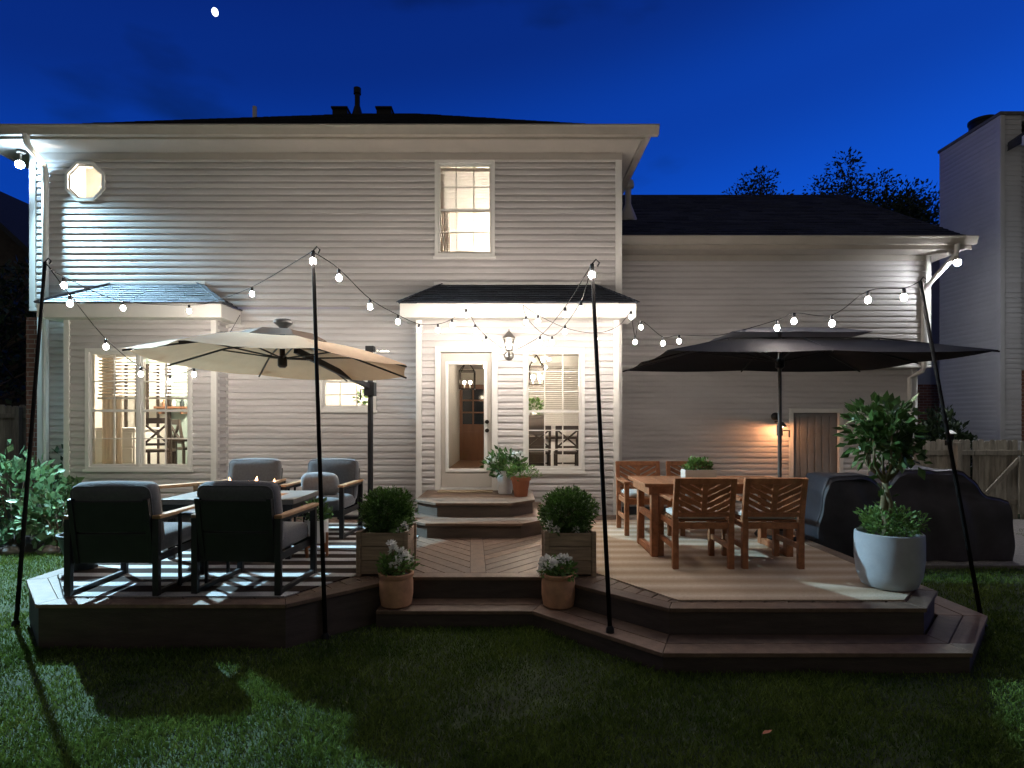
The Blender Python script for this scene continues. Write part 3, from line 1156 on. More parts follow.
def xback(name, label, cat, loc, rz, sh, bh, m='darkwood', group=None):
    """chair or counter stool with a crossed back; faces +Y"""
    t = thing(name, label, cat, loc, rz, group)
    w, d = .42, .4
    MB().box(-w / 2, w / 2, -d / 2, d / 2, sh - .03, sh + .015).build('seat', M[m], t, bevel=.012)
    for x in (-w / 2 + .02, w / 2 - .02):
        MB().bar((x, d / 2 - .03, 0), (x, d / 2 - .03, sh - .03), .04, .04).build('leg', M[m], t)
        MB().bar((x, -d / 2 + .02, 0), (x, -d / 2 + .02, sh - .03), .04, .04).build('leg', M[m], t)
    b = MB()
    for x in (-w / 2 + .02, w / 2 - .02):
        b.bar((x, -d / 2 + .02, sh + .0), (x, -d / 2 - .06, bh), .045, .035, (0, 1, 0))
    b.bar((-w / 2, -d / 2 - .06, bh - .03), (w / 2, -d / 2 - .06, bh - .03), .03, .09)
    b.bar((-w / 2 + .03, -d / 2, sh + .1), (w / 2 - .03, -d / 2 - .05, bh - .06), .03, .04, (0, 1, 0))
    b.bar((w / 2 - .03, -d / 2 - .004, sh + .1), (-w / 2 + .03, -d / 2 - .054, bh - .06), .03, .04, (0, 1, 0))
    b.bar((-w / 2, -d / 2 + .01, sh + .1), (w / 2, -d / 2 + .01, sh + .1), .03, .04)
    b.build('backrest', M[m], t)
    s = MB()
    s.bar((-w / 2 + .02, -d / 2 + .02, .22), (-w / 2 + .02, d / 2 - .03, .22), .025, .025)
    s.bar((w / 2 - .02, -d / 2 + .02, .22), (w / 2 - .02, d / 2 - .03, .22), .025, .025)
    s.bar((-w / 2 + .02, d / 2 - .03, .26), (w / 2 - .02, d / 2 - .03, .26), .025, .025)
    s.build('stretcher', M[m], t)
    return t


xback('counter_stool', 'dark cross-backed stool nearer the glass inside the wide window', 'stool', (-5.78, 9.35, FZ), R(20), .55, 1.06)
xback('counter_stool', 'dark cross-backed stool further in, right side of the wide window', 'stool', (-5.78, 10.2, FZ), R(-35), .55, 1.04)
t = thing('counter_table', 'dark high table between the stools inside the wide window', 'table', (-5.35, 9.85, FZ))
MB().box(-.4, .4, -.3, .3, .68, .72).build('top', M['darkwood'], t, bevel=.008)
for x in (-.34, .34):
    for y in (-.24, .24):
        MB().bar((x, y, 0), (x, y, .68), .06, .06).build('leg', M['darkwood'], t)
t = thing('wall_shelf', 'reddish wooden shelf on the teal kitchen wall', 'shelf', (-6.35, 10.68, 1.62))
MB().box(-.3, .3, -.11, .11, 0, .04).build('board', M['warmwood'], t, bevel=.004)
for x in (-.2, .2):
    MB().box(x - .015, x + .015, -.09, .11, -.1, -.002).build('bracket', M['warmwood'], t)
for k, (dx, col, lb) in enumerate(((-.15, 'terra', 'small clay jar at the left on the reddish kitchen shelf'),
                                   (.02, 'whiteceramic', 'small white jar in the middle of the reddish kitchen shelf'),
                                   (.18, 'darkpot', 'small dark jar at the right on the reddish kitchen shelf'))):
    o = MB().lathe([(.03, 0), (.04, .03), (.038, .09), (.02, .1), (.022, .13)], (0, 0, 0), 14).build('jar', M[col], auto=True, loc=(-6.35 + dx, 10.66, 1.661))
    tag(o, lb, 'jar')
t = thing('pantry_door', 'pair of white pantry doors in wooden frames on the teal kitchen wall', 'door', (-7.0, 10.74, FZ))
for k in range(5):
    MB().box(-.28 + k * .2, -.245 + k * .2, -.03, .04, 0, 2.1).build('frame_post', M['darkwood'], t)
for k in range(4):
    MB().box(-.235 + k * .2, -.09 + k * .2, -.01, .03, 0, 2.08).build('panel', M['cabinet'], t)

# dining room
t = thing('dining_table', 'dark indoor dining table behind the gridded window right of the door', 'table', (.78, 10.75, FZ))
MB().box(-.6, .6, -.4, .4, .70, .745).build('top', M['darkwood'], t, bevel=.008)
for x in (-.5, .5):
    for y in (-.3, .3):
        MB().bar((x, y, 0), (x, y, .70), .08, .08).build('leg', M['darkwood'], t)
xback('dining_chair', 'dark cross-backed chair at the left of the indoor dining table', 'chair', (.47, 10.2, FZ), 0, .47, .93)
xback('dining_chair', 'dark cross-backed chair at the right of the indoor dining table', 'chair', (.97, 10.2, FZ), 0, .47, .93)
t = thing('sideboard', 'dark narrow sideboard against the dining room back wall', 'sideboard', (.46, 11.9, FZ))
MB().box(-.22, .22, -.2, .2, .05, 1.15).build('body', M['darkwood'], t, bevel=.008)
for k in range(3):
    MB().box(-.19, .19, -.215, -.202, .15 + k * .33, .42 + k * .33).build('drawer', M['darkwood'], t, bevel=.005)
t = thing('house_plant', 'small leafy plant standing on the dark sideboard indoors', 'plant', (.46, 11.9, FZ + 1.151))
MB().lathe([(.05, 0), (.07, .1), (.06, .1)], (0, 0, 0), 16).build('pot', M['whiteceramic'], t, auto=True)
m = MB()
foliage(m, (0, 0, .2), (.17, .14, .13), 130, .09, .045)
m.build('foliage', M['leaf_pale'], t)
t = thing('house_plant', 'small sprig of leaves on the sill of the small window', 'plant', (-2.35, YM + .16, KW[2] + .05))
MB().lathe([(.035, 0), (.045, .06), (.04, .06)], (0, 0, 0), 14).build('pot', M['whiteceramic'], t, auto=True)
m = MB()
foliage(m, (0, 0, .16), (.1, .06, .09), 60, .07, .035)
m.build('foliage', M['leaf_pale'], t)
# front door at the end of the hall
t = thing('hall_door', 'brown wooden front door with six panes at the end of the hall', 'door', (-1.03, 15.12, FZ + .002))
f = MB()
W = .40
f.box(-W, -W + .12, -.03, .03, 0, 2.0)
f.box(W - .12, W, -.03, .03, 0, 2.0)
f.box(-W + .12, W - .12, -.03, .03, 1.88, 2.0)
f.box(-W + .12, W - .12, -.03, .03, 0, .95)
f.box(-.02, .02, -.025, .025, .95, 1.88)
f.box(-W + .12, -.02, -.024, .024, 1.24, 1.28)
f.box(.02, W - .12, -.024, .024, 1.24, 1.28)
f.box(-W + .12, -.02, -.024, .024, 1.56, 1.60)
f.box(.02, W - .12, -.024, .024, 1.56, 1.60)
f.build('leaf', M['warmwood'], t, bevel=.004)
MB().box(-W + .13, W - .13, -.045, -.03, .2, .75).build('panel', M['warmwood'], t, bevel=.008)
MB().box(-W + .1, W - .1, -.004, .004, .94, 1.89).build('pane', M['darkglass'], t)
f = MB()
f.box(-W - .1, -W - .005, -.02, .05, 0, 2.12)
f.box(W + .005, W + .1, -.02, .05, 0, 2.12)
f.box(-W - .005, W + .005, -.02, .05, 2.01, 2.12)
f.build('casing', M['trim'], t)
# ================================================================== DECK
deck = thing('deck', 'low brown wooden deck with chevron boards and clipped corners along the house', 'deck', (-.32, 6.5, GZ))
DL = -deck.location
OUT = [(-4.22, 8.42), (-4.22, 4.95), (-3.58, 4.28), (-1.70, 4.28), (-.94, 5.04), (.30, 5.04), (1.154, 4.19), (3.05, 4.19), (3.45, 4.62), (3.45, 8.42)]


def offset_line(pts, d):
    """move an open polyline to its left-hand side by d"""
    res = []
    for i, p in enumerate(pts):
        ds = []
        if i > 0:
            ds.append(Vector((p[0] - pts[i - 1][0], p[1] - pts[i - 1][1])).normalized())
        if i < len(pts) - 1:
            ds.append(Vector((pts[i + 1][0] - p[0], pts[i + 1][1] - p[1])).normalized())
        n = sum((Vector((-q.y, q.x)) for q in ds), Vector((0, 0))).normalized()
        c = n.dot(Vector((-ds[0].y, ds[0].x)))
        res.append((p[0] + n.x * d / c, p[1] + n.y * d / c))
    return res


INN = offset_line(OUT, .14)
b = MB()
for i in range(len(OUT) - 1):
    q = [Vector(OUT[i]), Vector(OUT[i + 1]), Vector(INN[i + 1]), Vector(INN[i])]
    e = (q[1] - q[0]).normalized() * .0025
    q = [q[0] + e, q[1] - e, q[2] - e, q[3] + e]
    b.prism([tuple(p) for p in q], -.03, 0)
b.prism([(-.378, 5.185), (-.238, 5.185), (-.376, 7.1), (-.516, 7.1)], -.03, 0)
b.build('border_board', M['deckwood'], deck, loc=DL, bevel=.004)
iL, iR = INN, INN
b = MB()
g_ = .004
pieces_l = [[(-4.08 + g_, 8.42), (-4.08 + g_, INN[1][1]), (INN[2][0], INN[2][1] + g_), (INN[3][0], INN[3][1] + g_), (INN[3][0], 8.42)],
            [(INN[3][0], 8.42), (INN[3][0], INN[3][1] + g_), (INN[4][0], INN[4][1] + g_), (INN[4][0], 8.42)],
            [(INN[4][0], 8.42), (INN[4][0], INN[4][1] + g_), (-.382, INN[4][1] + g_), (-.615, 8.42)]]
pieces_r = [[(-.467, 8.42), (-.234, INN[5][1] + g_), (INN[5][0], INN[5][1] + g_), (INN[5][0], 8.42)],
            [(INN[5][0], 8.42), (INN[5][0], INN[5][1] + g_), (INN[6][0], INN[6][1] + g_), (INN[6][0], 8.42)],
            [(INN[6][0], 8.42), (INN[6][0], INN[6][1] + g_), (INN[7][0], INN[7][1] + g_), (INN[8][0] - g_, INN[8][1]), (INN[8][0] - g_, 8.42)]]
for pc in pieces_l:
    for q in strips(pc, (1, -1.15), .14, .011):
        b.prism(q, -.03, -.001)
for pc in pieces_r:
    for q in strips(pc, (1, 1.15), .14, .011):
        b.prism(q, -.03, -.001)
b.build('decking', M['deckwood'], deck, loc=DL)
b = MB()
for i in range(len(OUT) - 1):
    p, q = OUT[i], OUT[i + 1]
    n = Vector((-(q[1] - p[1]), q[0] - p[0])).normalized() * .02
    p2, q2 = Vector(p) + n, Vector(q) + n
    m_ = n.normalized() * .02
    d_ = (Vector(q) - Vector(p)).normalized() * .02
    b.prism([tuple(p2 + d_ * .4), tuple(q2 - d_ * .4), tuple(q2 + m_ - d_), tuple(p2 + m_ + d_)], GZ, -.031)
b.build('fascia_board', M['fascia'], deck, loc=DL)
b = MB()
b.prism([(p[0], p[1]) for p in offset_line(OUT, .05)[:4]] + [(-1.0, 5.1), (-1.0, 8.4)], GZ - .05, -.034)
b.prism([(-1., 5.1), (.33, 5.1), (.33, 8.4), (-1., 8.4)], GZ - .05, -.034)
b.prism([(.33, 8.4), (.33, 5.1)] + [(p[0], p[1]) for p in offset_line(OUT, .05)[6:]], GZ - .05, -.034)
b.build('joist_frame', M['deckdark'], deck, loc=DL)

# lower step that wraps the right part
SO = [(-1.13, 5.02), (-1.13, 4.72), (.17, 4.72), (1.02, 3.86), (3.12, 3.86), (3.84, 4.6), (3.84, 5.7)]
SI = [(-1.13, 5.04), (-1.13, 5.06), (.31, 5.06), (1.16, 4.2), (3.05, 4.2), (3.46, 4.63), (3.46, 5.7)]
b = MB()
f = MB()
for i in range(1, len(SO) - 1):
    a0, a1, c0, c1 = map(Vector, (SO[i], SO[i + 1], SI[i], SI[i + 1]))
    e = (a1 - a0).normalized() * .002
    for t0, t1 in ((0, .485), (.505, 1.)):
        q = [a0.lerp(c0, t0) + e, a1.lerp(c1, t0) - e, a1.lerp(c1, t1) - e, a0.lerp(c0, t1) + e]
        b.prism([tuple(p) for p in q], -.225, -.195)
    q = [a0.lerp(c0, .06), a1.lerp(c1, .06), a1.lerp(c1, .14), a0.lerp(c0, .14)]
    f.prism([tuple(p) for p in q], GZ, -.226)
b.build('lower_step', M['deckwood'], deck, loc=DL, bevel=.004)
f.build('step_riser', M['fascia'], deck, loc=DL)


# two half-octagon steps up to the door
def octa(x0, x1, yf, ch):
    return [(x0, YP - .02), (x0, yf + ch), (x0 + ch, yf), (x1 - ch, yf), (x1, yf + ch), (x1, YP - .02)]


def door_step(x0, x1, yf, ch, z0, z1, label):
    o = octa(x0, x1, yf, ch)
    i_ = octa(x0 + .03, x1 - .03, yf + .03, ch - .015)
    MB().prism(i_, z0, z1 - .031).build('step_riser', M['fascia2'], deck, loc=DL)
    b = MB()
    nn = offset_line(o, -.14)
    nn = offset_line(o, .14) if abs(nn[2][1] - yf) < 1e-9 or nn[2][1] < yf else nn
    for k in range(len(o) - 1):
        q = [Vector(o[k]), Vector(o[k + 1]), Vector(nn[k + 1]), Vector(nn[k])]
        e = (q[1] - q[0]).normalized() * .002
        b.prism([tuple(p) for p in (q[0] + e, q[1] - e, q[2] - e, q[3] + e)], z1 - .03, z1)
    for q in strips(nn, (1, 0), .14, .006, nn[2][1]):
        b.prism(q, z1 - .03, z1 - .001)
    b.build('door_step', M['deckwood'], deck, loc=DL, bevel=.003)


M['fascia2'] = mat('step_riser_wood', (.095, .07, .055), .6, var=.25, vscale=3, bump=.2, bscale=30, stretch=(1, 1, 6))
door_step(-1.33, .43, 6.70, .31, -.004, .176, '')
door_step(-1.27, .30, 7.16, .31, .177, .352, '')
o = MB().box(-.4, .4, -.12, .12, 0, .014).build('doormat', M['mat'], loc=(-.68, 8.32, .353), bevel=.004)
tag(o, 'flat light tan doormat lying in front of the glass door', 'doormat')

# rugs
RL = offset_line([(-3.98, 8.0), (-3.98, 5.06), (-3.46, 4.5), (-1.81, 4.5), (-1.12, 5.19), (-1.12, 8.0)], .0)
o = MB().prism([(x + 2.6, y - 6.2) for x, y in [(-3.99, 7.7), (-3.99, 5.05), (-3.50, 4.45), (-1.78, 4.45), (-1.12, 5.5), (-1.12, 7.7)]], 0, .008).build(
    'rug', M['rug_l'], loc=(-2.6, 6.2, .002))
tag(o, 'dark outdoor rug with white stripes under the lounge chairs', 'rug')
o = MB().prism([(x - 2.2, y - 6.) for x, y in [(.62, 7.9), (.62, 5.35), (1.27, 4.36), (3.0, 4.36), (3.28, 4.66), (3.28, 7.9)]], 0, .008).build(
    'rug', M['rug_r'], loc=(2.2, 6., .002))
tag(o, 'tan woven outdoor rug with pale stripes under the wooden dining set', 'rug')


# ================================================================== PLANTERS AND POTS
def cube_planter(label, cx, cy, w=.42, h=.40):
    t = thing('cube_planter', label, 'planter', (cx, cy, 0), 0, 'wooden cube planters beside the chevron boards')
    s = w / 2
    for sx in (-1, 1):
        for sy in (-1, 1):
            MB().box(sx * s - .02, sx * s + .02, sy * s - .02, sy * s + .02, 0, h).build('corner_post', M['planterwood'], t, bevel=.004)
    b = MB()
    n = 3
    bh = (h - .03) / n
    for k in range(n):
        z0, z1 = .02 + k * bh, .02 + (k + 1) * bh - .005
        b.box(-s + .021, s - .021, -s - .004, -s + .014, z0, z1)
        b.box(-s + .021, s - .021, s - .014, s + .004, z0, z1)
        b.box(-s - .004, -s + .014, -s + .021, s - .021, z0, z1)
        b.box(s - .014, s + .004, -s + .021, s - .021, z0, z1)
    b.build('panel', M['planterwood'], t, bevel=.003)
    MB().box(-s + .015, s - .015, -s + .015, s - .015, h - .07, h - .05).build('soil', M['soil'], t)
    return t


def boxwood(label, cx, cy, z, r, hz):
    m = MB()
    foliage(m, (0, 0, hz * .95), (r, r, hz), 5200, .036, .011, shell=.7, up=.35, lump=.11, zmin=0)
    foliage(m, (0, 0, hz * .95), (r * .8, r * .8, hz * .82), 2200, .04, .016, shell=.5, up=.3, lump=.05, zmin=-.02)
    t = thing('boxwood', label, 'shrub', (cx, cy, z))
    for _ in range(130):
        d = rnd_dir(.35)
        p = Vector((d.x * r, d.y * r, hz * .95 + d.z * hz))
        if p.z > .02:
            for q in range(3):
                m.leaf(p + d * .012 * q, d + rnd_dir() * .7, rnd_dir(.5), .036, .012)
    m.build('foliage', M['box'], t)
    MB().tube([(0, 0, -.03), (.01, 0, .15), (0, .02, .3)], [.02, .016, .01], 8).build('stem', M['bark'], t)


def flower_head(mb, c, r, n=22):
    for _ in range(n):
        d = rnd_dir(.5)
        mb.leaf(Vector(c) + d * r * .3, d, rnd_dir(.3), r, r * .75)


def flowers(name, label, cx, cy, z, r, h, nleaf, heads, lw=(.055, .028), leafm='leaf_pale', headr=.03):
    t = thing(name, label, 'plant', (cx, cy, z))
    m = MB()
    foliage(m, (0, 0, h * .45), (r, r, h * .5), nleaf, lw[0], lw[1], shell=.3, up=.5, lump=.25, zmin=-.03)
    m.build('foliage', M[leafm], t)
    m = MB()
    for (x, y, zz) in heads:
        m.tube([(x * .3, y * .3, 0), (x * .8, y * .8, zz * .6), (x, y, zz)], .004, 5)
    if heads:
        m.build('stem', M['stem'], t)
        for hd in heads:
            m = MB()
            flower_head(m, hd, headr)
            m.build('blossom', M['petal'], t)
    return t


cube_planter('weathered wooden cube planter on the left of the chevron boards', -1.15, 5.27)
boxwood('round clipped boxwood growing in the left wooden cube planter', -1.15, 5.27, .351, .245, .20)
cube_planter('weathered wooden cube planter on the right, near the tan rug', .515, 5.26)
boxwood('round clipped boxwood growing in the right wooden cube planter', .515, 5.26, .351, .245, .20)
flowers('flowering_plant', 'white flowers at the inner corner of the left cube planter', -1.0, 5.12, .352, .07, .16, 60,
        [(.03, -.03, .10), (.05, 0, .06), (.0, -.05, .05)], headr=.032)
flowers('flowering_plant', 'white flowers at the inner corner of the right cube planter', .37, 5.12, .352, .07, .16, 60,
        [(-.03, -.03, .11), (-.05, 0, .05), (.02, -.05, .06), (.2, -.03, .05)], headr=.034)


def pot(name, label, m, prof, loc, soil_r, soil_z, n=36):
    t = thing(name, label, 'pot', loc)
    MB().lathe(prof, (0, 0, 0), n).build('body', M[m], t, auto=True)
    MB().lathe([(soil_r, soil_z - .01), (soil_r, soil_z), (.001, soil_z + .012)], (0, 0, 0), 20).build('soil', M['soil'], t)
    return t


TP = [(.115, 0), (.13, .012), (.143, .1), (.143, .2), (.135, .245), (.147, .25), (.15, .275), (.14, .285), (.128, .28), (.12, .22), (.115, .02)]
pot('flower_pot', 'terracotta flower pot on the lower step, below the left cube planter', 'terra', TP, (-.99, 4.88, -.194), .122, .25)
flowers('flowering_plant', 'white flowers in the left terracotta pot on the lower step', -.99, 4.88, .056, .15, .2, 330,
        [(.03, -.07, .14), (.08, -.03, .16), (.05, .02, .19), (-.04, 0, .26), (-.02, -.02, .22), (.1, .05, .13), (0, -.1, .11)], headr=.044)
pot('flower_pot', 'terracotta flower pot on the lower step, below the right cube planter', 'terra', TP, (.395, 4.86, -.194), .122, .25)
flowers('flowering_plant', 'white flowers in the right terracotta pot on the lower step', .395, 4.86, .056, .15, .14, 280,
        [(-.11, -.05, .08), (-.08, 0, .14), (-.05, -.08, .12), (-.12, .03, .11), (.02, -.03, .15), (.07, 0, .14), (-.13, -.02, .05)], headr=.046)

pot('plant_pot', 'tall white ceramic pot on the door step beside the glass door', 'whiteceramic',
    [(.09, 0), (.1, .02), (.115, .26), (.118, .29), (.108, .29), (.1, .2), (.08, .02)], (-.10, 8.12, .353), .1, .26)
flowers('flowering_plant', 'leafy plant with pale blossoms in the white ceramic pot', -.08, 8.10, .61, .27, .34, 300,
        [(-.2, -.08, .26), (-.16, -.14, .2), (.12, -.1, .3), (.2, -.05, .3), (-.24, 0, .2), (.0, -.15, .32)], (.11, .055), 'leaf', .05)
pot('plant_pot', 'red clay pot on the door step in front of the white pot', 'terra2',
    [(.085, 0), (.09, .01), (.125, .22), (.14, .222), (.142, .265), (.128, .265), (.12, .2), (.08, .02)], (.12, 7.82, .353), .122, .235)
flowers('leafy_plant', 'soft grey-green plant in the red clay pot on the door step', .12, 7.82, .59, .2, .22, 420, [], (.05, .016), 'leaf_pale')

# big white pot with a small tree
WP = [(.165, 0), (.2, .02), (.235, .11), (.25, .24), (.25, .38), (.247, .445), (.236, .452), (.226, .44), (.228, .36), (.18, .05)]
pot('plant_pot', 'large round white concrete pot at the right corner of the deck', 'whitepot', WP, (3.12, 4.72, .011), .225, .40, 48)
t = thing('potted_tree', 'small leafy tree with a slender trunk in the large white pot', 'tree', (3.11, 4.72, .41))
m = MB()
m.tube([(-.02, 0, -.02), (.0, .01, .12), (-.035, 0, .25), (-.01, .01, .42), (-.02, 0, .52)], [.03, .028, .027, .026, .024], 10)
m.tube([(.02, .01, -.02), (-.02, -.02, .14), (.01, -.02, .28), (-.03, -.015, .45)], [.026, .024, .022, .02], 10)
tips = []
for k in range(9):
    a = k * 2.4 + .3
    ln = random.uniform(.17, .28)
    p = [Vector((-.02, 0, .46)), Vector((-.02 + math.cos(a) * .13, math.sin(a) * .11, .60)),
         Vector((-.02 + math.cos(a) * ln * .8, math.sin(a) * ln * .6, .66 + .35 * random.random()))]
    m.tube(p, [.016, .012, .006], 7)
    tips.append(p)
m.build('trunk', M['stem'], t, smooth=True)
m = MB()
for p in tips:
    for q in (p[2], p[1].lerp(p[2], .6), p[2] + Vector((0, 0, .12))):
        for _ in range(19):
            d = rnd_dir(.25)
            c = q + d * random.uniform(.0, .13)
            k = random.uniform(.7, 1.2)
            m.leaf(c, d, rnd_dir(.8), .105 * k, .06 * k)
for _ in range(80):
    d = rnd_dir(.2)
    c = Vector((-.07, 0, .86)) + Vector((d.x * .25, d.y * .24, d.z * .27))
    m.leaf(c, d, rnd_dir(.8), .1, .058)
for _ in range(14):
    d = rnd_dir(.2)
    m.leaf(Vector((-.02, 0, random.uniform(.25, .5))) + d * .05, d, rnd_dir(.8), .08, .045)
m.build('crown', M['citrus'], t)
t = flowers('underplanting', 'fine green trailing plant around the trunk in the large white pot', 3.12, 4.72, .42, .23, .26, 1500,
            [], (.035, .018), 'leaf_pale')

# dark pot at the left corner
pot('plant_pot', 'dark tapered pot at the left corner of the deck', 'darkpot',
    [(.1, 0), (.11, .01), (.19, .30), (.20, .305), (.205, .335), (.185, .335), (.17, .25), (.09, .02)], (-4.0, 5.32, .0), .178, .29)
flowers('leafy_plant', 'few small leaves sprouting in the dark tapered pot', -4.0, 5.32, .3, .14, .14, 45, [], (.06, .03), 'leaf')

# mid-century planter on wooden legs
t = thing('legged_planter', 'white cylinder planter on a wooden leg frame by the lounge chairs', 'planter', (-2.0, 5.83, .011))
MB().lathe([(.10, .13), (.115, .14), (.118, .36), (.11, .365), (.105, .33), (.1, .15)], (0, 0, 0), 30).build('pot', M['whiteceramic'], t, auto=True)
for k in range(4):
    a = PI / 4 + k * PI / 2 + .4
    c, s_ = math.cos(a), math.sin(a)
    MB().bar((c * .135, s_ * .135, 0), (c * .135, s_ * .135, .24), .022, .022).build('leg', M['acacia'], t, bevel=.003)
m = MB()
for a in (PI / 4 + .4, 3 * PI / 4 + .4):
    m.bar((math.cos(a) * .13, math.sin(a) * .13, .11 if a < 2 else .112), (-math.cos(a) * .13, -math.sin(a) * .13, .11 if a < 2 else .112), .02, .03)
m.build('cross_brace', M['acacia'], t)
flowers('flowering_plant', 'white and green bedding plant in the legged white planter', -2.0, 5.83, .36, .15, .2, 260,
        [(.0, -.1, .1), (.06, -.08, .14), (-.06, -.06, .12), (.02, -.05, .05)], (.06, .034), 'leaf', .026)


# ================================================================== LOUNGE SET
def lounge_chair(label):
    """charcoal sled-base lounge chair facing +Y, origin on the floor at its centre"""
    t = thing('lounge_chair', label, 'chair', (0, 0, 0), 0, 'charcoal lounge chairs around the fire table')
    w, d = .36, .34
    for sx in (-1, 1):
        x = sx * (w - .02)
        b = MB()
        b.bar((x, -d, .0), (x, -d, .60), .05, .04, (0, 1, 0))
        b.bar((x, d - .02, .0), (x, d - .02, .60), .05, .04, (0, 1, 0))
        b.bar((x, -d + .02, .018), (x, d - .04, .018), .036, .034)
        b.bar((x, -d + .02, .585), (x, d - .04, .585), .04, .026)
        b.build('side_frame', M['charcoal'], t, bevel=.004)
        MB().box(x - .035, x + .035, -d - .01, d + .02, .6, .628).build('armrest', M['teak'], t, bevel=.006)
    b = MB()
    b.box(-w + .05, w - .05, -d + .03, -d + .07, .25, .31)
    b.box(-w + .05, w - .05, d - .06, d - .02, .25, .33)
    for x in (-w + .04, w - .06):
        b.box(x, x + .02, -d, d - .05, .25, .31)
    b.build('seat_frame', M['charcoal'], t, bevel=.004)
    b = MB()
    T = Matrix.Translation((0, -d + .035, .25)) @ Matrix.Rotation(R(9), 4, 'X')
    b.box(-w + .055, w - .055, -.012, .012, .0, .24, T)
    b.box(-w + .055, w - .055, -.012, .012, .255, .5, T)
    b.box(-w + .05, -w + .09, -.022, .016, .0, .52, T)
    b.box(w - .09, w - .05, -.022, .016, .0, .52, T)
    b.build('back_panel', M['charcoal'], t, bevel=.004)
    MB().cushion(.60, .64, .15, (0, .02, .385), .05, .018).build('seat_cushion', M['cushion'], t, smooth=True)
    T = Matrix.Translation((0, -d + .11, .38)) @ Matrix.Rotation(R(10), 4, 'X')
    pp = MB()
    for yy in (-.058, .058):
        ring = [Vector((q.x, yy, q.y)) for q in rect_ring(-.305, .305, .0, .495, 0, .06)]
        pp.tube([T @ q for q in ring + ring[:1]], .0065, 5, False)
    c = MB().cushion(.63, .15, .52, (0, .0, .245), .055, .02, T, (10, 4, 10)).build('back_cushion', M['cushion'], t, smooth=True)
    pp.build('piping', M['cushion'], c, smooth=True)
    return t


base = lounge_chair('charcoal lounge chair with its back turned, nearer the left end of the deck')
base.location = (-3.13, 4.80, .011)
base.rotation_euler = (0, 0, R(1))
dup(base, (-2.15, 4.84, .011), R(-4), 'charcoal lounge chair with its back turned, right of the narrow side table')
dup(base, (-3.28, 7.0, .011), R(181), 'charcoal lounge chair facing out behind the flames of the fire table')
rr = dup(base, (-2.30, 6.98, .011), R(176), 'charcoal lounge chair facing out with a grey pillow on its seat')
t = thing('console_table', 'narrow light wood console behind the leftmost lounge chair, below the wide window', 'table', (-3.86, 6.8, .011), R(50))
MB().box(-.46, .42, -.06, .06, .595, .63).build('top', M['teak'], t, bevel=.005)
for x in (-.36, .08):
    MB().bar((x, .0, 0), (x, .0, .595), .04, .05).build('leg', M['teak'], t, bevel=.003)
o = MB().cushion(.42, .13, .27, (0, 0, 0), .06, .03, None, (10, 4, 8)).build('throw_pillow', M['pillow'], smooth=True, loc=(-2.33, 6.93, .61), rot=(R(-17), 0, R(176)))
tag(o, 'grey throw pillow propped on the lounge chair facing out', 'pillow')

t = thing('side_table', 'narrow black side table between the two lounge chairs with turned backs', 'table', (-2.65, 4.92, .011))
MB().box(-.125, .125, -.2, .2, .585, .61).build('top', M['charcoal'], t, bevel=.004)
for x in (-.11, .11):
    for y in (-.18, .18):
        MB().bar((x, y, 0), (x, y, .585), .022, .022).build('leg', M['black'], t)
t = thing('side_table', 'small dark side table between the two lounge chairs facing out', 'table', (-2.80, 7.25, .011))
MB().box(-.13, .13, -.2, .2, .55, .575).build('top', M['charcoal'], t, bevel=.004)
for x in (-.1, .1):
    for y in (-.16, .16):
        MB().bar((x, y, 0), (x, y, .55), .022, .022).build('leg', M['black'], t)

t = thing('fire_table', 'rectangular fire pit table with a dark rim, burning in the middle of the lounge set', 'fire table', (-2.80, 5.95, .011))
b = MB()
b.box(-.66, -.42, -.37, .37, .55, .60)
b.box(.42, .66, -.37, .37, .55, .60)
b.box(-.42, .42, -.37, -.14, .55, .60)
b.box(-.42, .42, .14, .37, .55, .60)
b.build('top', M['firetop'], t, bevel=.004)
b = MB()
b.box(-.64, .64, -.35, -.33, .48, .549)
b.box(-.64, .64, .33, .35, .48, .549)
b.box(-.64, -.62, -.33, .33, .48, .549)
b.box(.62, .64, -.33, .33, .48, .549)
b.build('apron', M['charcoal'], t, bevel=.003)
MB().box(-.3, .3, -.22, .22, .03, .5).build('gas_cabinet', M['charcoal'], t, bevel=.006)
for x in (-.58, .58):
    for y in (-.29, .29):
        MB().bar((x, y, 0), (x, y, .48), .05, .05).build('leg', M['charcoal'], t, bevel=.004)
b = MB().box(-.42, .42, -.14, .14, .52, .56)
random.seed(3)
for _ in range(160):
    b.ico((random.uniform(-.4, .4), random.uniform(-.12, .12), .565), random.uniform(.012, .022), 0)
b.build('fire_bed', M['gravel'], t)


def flame(label_none, x, y, h, r):
    prof = [(r * .3, 0), (r * .9, h * .12), (r, h * .25), (r * .75, h * .5), (r * .4, h * .75), (r * .12, h * .93), (.001, h)]
    m = MB().lathe(prof, (0, 0, 0), 12, False)
    m.v = [(v[0] + .25 * r * math.sin(v[2] / h * 5 + x * 9) + x, v[1] + y, v[2] + .565) for v in m.v]
    return m.build('flame', M['flame'], t, smooth=True)


M['flame'] = emit('gas_flame', (1., .5, .22), 11.)
for x, h, r in ((-.22, .17, .04), (-.14, .22, .045), (-.07, .15, .03), (.08, .19, .04), (.14, .23, .045), (.2, .15, .03), (.30, .2, .04), (.35, .14, .03)):
    flame(None, x, random.uniform(-.05, .05), h, r)


# ================================================================== DINING SET
def chevron_slats(w, h):
    """V slats within the half width w and height h, as 2-D polygons (x, z)"""
    res = []
    for sg in (-1, 1):
        half = [(.025, .0), (w, .0), (w, h), (.025, h)]
        for q in strips(half, (1, .52), .056, .016, .01):
            res.append([(p[0] * sg, p[1]) for p in q])
    return res


